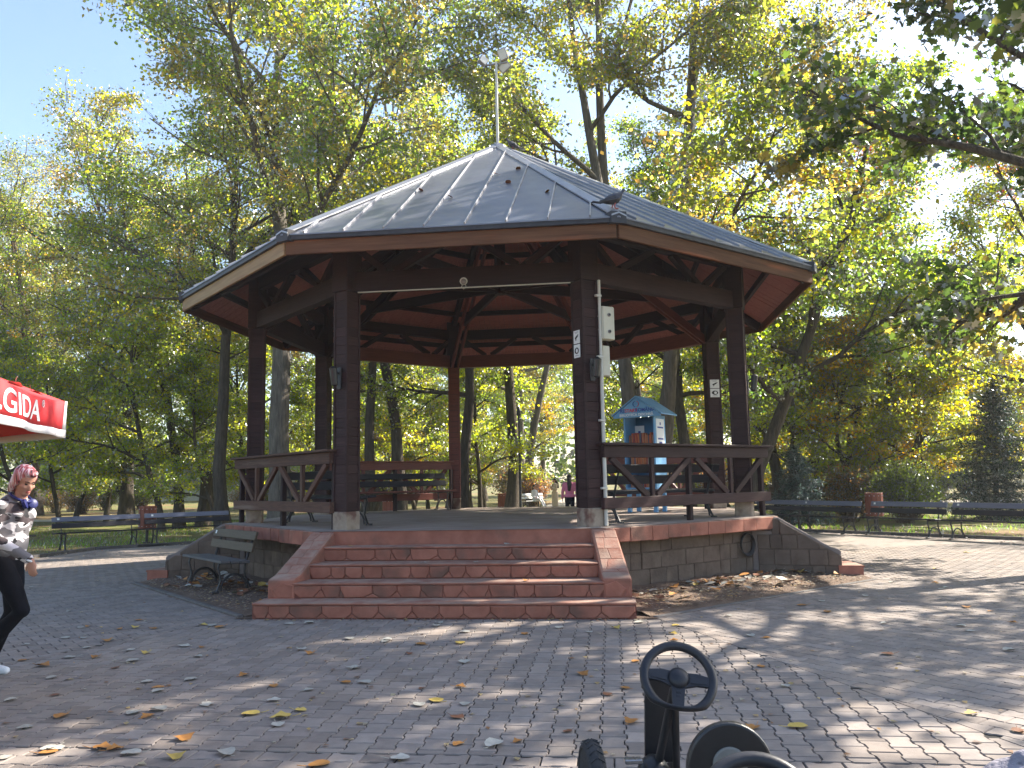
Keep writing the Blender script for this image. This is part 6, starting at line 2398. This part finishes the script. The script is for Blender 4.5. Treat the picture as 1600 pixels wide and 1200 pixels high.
b.limb([J['nk'] + Vector((-.03, 0, -.055)), J['nk'] + Vector((-.005, 0, -.015))], [.085, .072])
for s in 'rl':
    b.limb([J[s + 's'] + Vector((0, 0, -.005)), J[s + 'e'], J[s + 'e'].lerp(J[s + 'w'], .92)], [.070, .056, .042])
remesh(b, 'sweater', m, .011, 8, t)
b = MB()
b.ell(J['pel'] + Vector((-.01, 0, -.03)), (.125, .165, .14))
for s in 'rl':
    b.limb([J[s + 'h'], J[s + 'h'].lerp(J[s + 'k'], .45) + Vector((.012, 0, 0)), J[s + 'k'], J[s + 'k'].lerp(J[s + 'a'], .35) + Vector((-.018, 0, 0)), J[s + 'a']], [.098, .088, .064, .062, .044])
remesh(b, 'leggings', M['black_cloth'], .012, 6, t)
for s, an, pitch in (('r', J['ra'], R(38)), ('l', J['la'], 0)):
    SM = Matrix.Translation(an) @ Matrix.Rotation(pitch, 4, 'Y')
    b = MB()
    b.limb([SM @ Vector((-.035, 0, -.045)), SM @ Vector((.07, 0, -.052)), SM @ Vector((.15, 0, -.062))], [.042, .041, .032]); b.limb([SM @ Vector((0, 0, .02)), SM @ Vector((.01, 0, -.03))], [.042, .045])
    o = remesh(b, 'shoe', M['shoe'], .008, 4, t)
m = bpy.data.materials.new('dyed_hair'); m.use_nodes = True
nt = m.node_tree; N, L_ = nt.nodes, nt.links
tc = N.new('ShaderNodeTexCoord')
mp = N.new('ShaderNodeMapping'); mp.inputs['Scale'].default_value = (34, 16, 4); mp.inputs['Rotation'].default_value = (0, R(35), 0)
L_.new(tc.outputs['Object'], mp.inputs[0])
nz = N.new('ShaderNodeTexNoise'); nz.inputs['Scale'].default_value = 1.3; nz.inputs['Detail'].default_value = 4
L_.new(mp.outputs[0], nz.inputs['Vector'])
cr = N.new('ShaderNodeValToRGB')
els = cr.color_ramp.elements
els[0].position = .36; els[0].color = (.02, .015, .018, 1); els[1].position = .44; els[1].color = (.40, .09, .10, 1)
for p_, c_ in ((.50, (.50, .17, .18, 1)), (.56, (.72, .66, .68, 1)), (.66, (.30, .07, .08, 1))):
    e_ = els.new(p_); e_.color = c_
L_.new(nz.outputs['Fac'], cr.inputs[0]); L_.new(cr.outputs[0], N['Principled BSDF'].inputs['Base Color']); N['Principled BSDF'].inputs['Roughness'].default_value = .45
bp = N.new('ShaderNodeBump'); bp.inputs['Strength'].default_value = .8; bp.inputs['Distance'].default_value = .01; L_.new(nz.outputs['Fac'], bp.inputs['Height']); L_.new(bp.outputs[0], N['Principled BSDF'].inputs['Normal'])
b = MB()
def HE(c, r, rot=None): b.ell(HM @ Vector(c), r, HM.to_3x3().to_4x4() @ (rot or Matrix.Identity(4)), 18, 12)
HE((-.028, 0, .048), (.098, .085, .082)); HE((.035, 0, .085), (.055, .062, .034))
HE((-.062, 0, -.03), (.062, .082, .105)); HE((-.075, 0, -.10), (.048, .076, .06))
for s in (-1, 1): HE((-.02, .070 * s, .015), (.055, .020, .075)); HE((-.045, .072 * s, -.065), (.038, .020, .070))
remesh(b, 'hair', m, .0085, 4, t)
b = MB()
NMx = Matrix.Rotation(R(30), 4, 'Y')
b.torus(J['nk'] + Vector((.012, 0, .015)), .088, .012, 28, 8, NMx)
o = b.build('headphones', M['phones'], t, smooth=True)
for s in (-1, 1):
    b = MB(); b.lathe([(.030, -.018), (.042, -.012), (.042, .012), (.030, .018)], 16, Matrix.Translation(J['nk'] + Vector((.085, .048 * s, -.045))) @ Matrix.Rotation(R(70), 4, 'Y') @ Matrix.Rotation(R(25 * s), 4, 'X')); b.build('ear_cup', M['phones'], o, smooth=50)
b = MB(); b.torus(J['rw'] + (J['re'] - J['rw']) * .05, .029, .010, 20, 8, Matrix.Rotation(R(30), 4, 'Y')); b.build('bracelet', M['shoe'], t, smooth=True)


def far_person(label, loc, rz, top, bottom, hair, dress=False, seated=False, H=1.66, long_hair=True, hands='down'):
    t = thing('person', label, 'person', loc, rz)
    t.scale = (H / 1.70,) * 3
    HM = Matrix.Translation((.02, 0, 1.585)) @ Matrix.Rotation(R(15 if hands == 'phone' else 0), 4, 'Y')
    dz = -.42 if seated else 0
    HM = Matrix.Translation((-.06 if seated else 0, 0, dz)) @ HM
    up = Vector((-.04 if seated else 0, 0, dz))
    j = dict(pel=(0, 0, .95), ch=(0, 0, 1.26), nk=(.0, 0, 1.44))
    j = {k: Vector(v) + (up if k != 'pel' else Vector((0, 0, dz))) for k, v in j.items()}
    b = MB()
    add_head(b, HM)
    b.limb([j['nk'] + Vector((0, 0, -.05)), j['nk'] + Vector((.01, 0, .07))], [.055, .05])
    b.ell(j['ch'], (.10, .15, .20)); b.ell((j['ch'] + j['pel']) / 2, (.085, .12, .18)); b.ell(j['pel'], (.10, .145, .12))
    arms, legs = [], []
    for s in (-1, 1):
        sh = j['ch'] + Vector((0, .17 * s, .12))
        if hands == 'phone': el, wr = sh + Vector((.04, .05 * s, -.25)), sh + Vector((.22, -.10 * s, -.14))
        elif seated: el, wr = sh + Vector((.03, .06 * s, -.25)), sh + Vector((.22, -.02 * s, -.34))
        else: el, wr = sh + Vector((-.02, .065 * s, -.26)), sh + Vector((.04, .075 * s, -.49))
        arms.append((sh, el, wr)); b.limb([sh, el, wr], [.04, .032, .024])
        hand_pts(b, wr, wr - el, (0, -s, 0), 1.0, .6)
        hp = j['pel'] + Vector((0, .085 * s, -.03))
        if seated: kn, an = hp + Vector((.42, 0, .02)), hp + Vector((.70, .0, -.36))
        else: kn, an = Vector((.03 * s + .01, .085 * s, .50)), Vector((-.05 * s, .085 * s, .09))
        legs.append((hp, kn, an)); b.limb([hp, kn, an], [.072, .047, .033])
    remesh(b, 'body', M['skin'], .012, 4, t)
    head_bits(t, HM)
    b = MB()
    b.ell(j['ch'] + Vector((0, 0, .01)), (.125, .185, .21)); b.ell((j['ch'] + j['pel']) / 2, (.115, .155, .19)); b.ell(j['pel'] + Vector((0, 0, .03)), (.13, .185, .09))
    for sh, el, wr in arms: b.limb([sh, el, el.lerp(wr, .9)], [.064, .052, .042])
    if dress:
        b.limb([j['pel'], j['pel'] + Vector((.0, 0, -.35)), j['pel'] + Vector((0, 0, -.62))], [.17, .17, .165])
    remesh(b, 'dress' if dress else 'jacket', top, .014, 8, t)
    if not dress:
        b = MB(); b.ell(j['pel'] + Vector((0, 0, -.04)), (.12, .165, .12))
        for hp, kn, an in legs: b.limb([hp, kn, an], [.092, .062, .048])
        remesh(b, 'trousers', bottom, .014, 6, t)
    for hp, kn, an in legs:
        b = MB(); b.limb([an + Vector((-.04, 0, -.045)), an + Vector((.14, 0, -.055))], [.042, .033]); remesh(b, 'shoe', M['shoe'] if not dress else M['black_cloth'], .012, 3, t)
    b = MB()
    b.ell(HM @ Vector((-.022, 0, .042)), (.100, .084, .085)); b.ell(HM @ Vector((-.055, 0, -.05)), (.060, .084, .11))
    if long_hair: b.limb([HM @ Vector((-.075, 0, -.05)), HM @ Vector((-.115, 0, -.20)), HM @ Vector((-.125, .01, -.40))], [.075, .085, .055])
    remesh(b, 'hair', hair, .012, 5, t)
    return t


far_person('woman in a pink jacket with long dark hair walking away, seen through the gazebo', (1.86, 28.0, 0), R(86), M['pink_cloth'], M['black_cloth'], M['dark_hair'], H=1.70)
o = far_person('woman in a long beige dress looking at her hands, seen through the gazebo', (2.0, 41.0, 0), R(-150), M['beige_cloth'], None, M['dark_hair'], dress=True, H=1.60, hands='phone')
far_person('person in pale clothes sitting on the far white bench', (1.12, 45.1, 0), R(-45), M['pale_cloth'], M['pale_cloth'], M['dark_hair'], seated=True, H=1.68, long_hair=False)

# --- small child in a grey hat at the bottom right corner
t = thing('person', 'small child in a grey patterned hat, only the hat showing at the bottom right corner', 'person', (1.225, 2.13, 0), R(120))
t.scale = (1.04, 1.04, 1.04)
HM = Matrix.Translation((0, 0, .665))
b = MB(); add_head(b, HM)
b.limb([(0, 0, .57), (0, 0, .50)], [.045, .05]); b.ell((0, 0, .40), (.085, .115, .15)); b.ell((0, 0, .28), (.09, .11, .09))
for s in (-1, 1):
    b.limb([(0, .11 * s, .48), (.03, .15 * s, .36), (.10, .14 * s, .28)], [.033, .028, .022]); hand_pts(b, (.10, .14 * s, .28), (.5, 0, -.6), (0, -s, 0), .6, .6)
    b.limb([(0, .05 * s, .26), (.01, .05 * s, .15), (0, .05 * s, .05)], [.05, .042, .034])
remesh(b, 'body', M['skin'], .009, 4, t); head_bits(t, HM)
b = MB(); b.ell((0, 0, .40), (.11, .14, .16)); b.ell((0, 0, .29), (.11, .135, .08))
for s in (-1, 1): b.limb([(0, .115 * s, .48), (.03, .15 * s, .36), (.09, .14 * s, .29)], [.048, .042, .036])
remesh(b, 'jacket', M['pink_cloth'], .011, 5, t)
b = MB(); b.ell((0, 0, .26), (.095, .12, .06))
for s in (-1, 1): b.limb([(0, .052 * s, .26), (.01, .052 * s, .15), (0, .052 * s, .07)], [.06, .052, .045])
remesh(b, 'trousers', M['black_cloth'], .011, 5, t)
for s in (-1, 1):
    b = MB(); b.limb([(-.02, .052 * s, .032), (.06, .052 * s, .032)], [.034, .03]); remesh(b, 'shoe', M['shoe'], .009, 3, t)
mh = mk('knit_hat', (.20, .19, .23), (.30, .28, .31), 9, rough=.95, bump=.8, bscale=70, bdist=.01, c3=(.03, .03, .045), s3=11, t3=(.56, .63))
b = MB(); b.ell((-.012, 0, .705), (.112, .098, .085)); b.ell((-.03, 0, .675), (.10, .094, .07)); b.ell((-.012, 0, .79), (.025, .025, .022))
remesh(b, 'hat', mh, .009, 4, t)

# ------------------------------------------------------------------ the thin sunlit air of the wood
b = MB()
V = [(-130, -6, -1.2), (130, -6, -1.2), (130, 110, -1.2), (-130, 110, -1.2), (-130, -6, 30), (130, -6, 30), (130, 110, 30), (-130, 110, 30)]
b.add(V, [[3, 2, 1, 0], [4, 5, 6, 7], [0, 1, 5, 4], [1, 2, 6, 5], [2, 3, 7, 6], [3, 0, 4, 7]])
m = bpy.data.materials.new('haze'); m.use_nodes = True
nt = m.node_tree; nt.nodes.remove(nt.nodes['Principled BSDF'])
pv = nt.nodes.new('ShaderNodeVolumePrincipled')
pv.inputs['Color'].default_value = (.92, .95, 1.0, 1)
pv.inputs['Density'].default_value = .0007
pv.inputs['Anisotropy'].default_value = .25
nt.links.new(pv.outputs[0], nt.nodes['Material Output'].inputs['Volume'])
tag(b.build('haze', m), kind='stuff')
try:
    sc.cycles.volume_bounces = 1
    sc.cycles.volume_step_rate = 8.0
    sc.cycles.volume_max_steps = 16
except Exception:
    pass
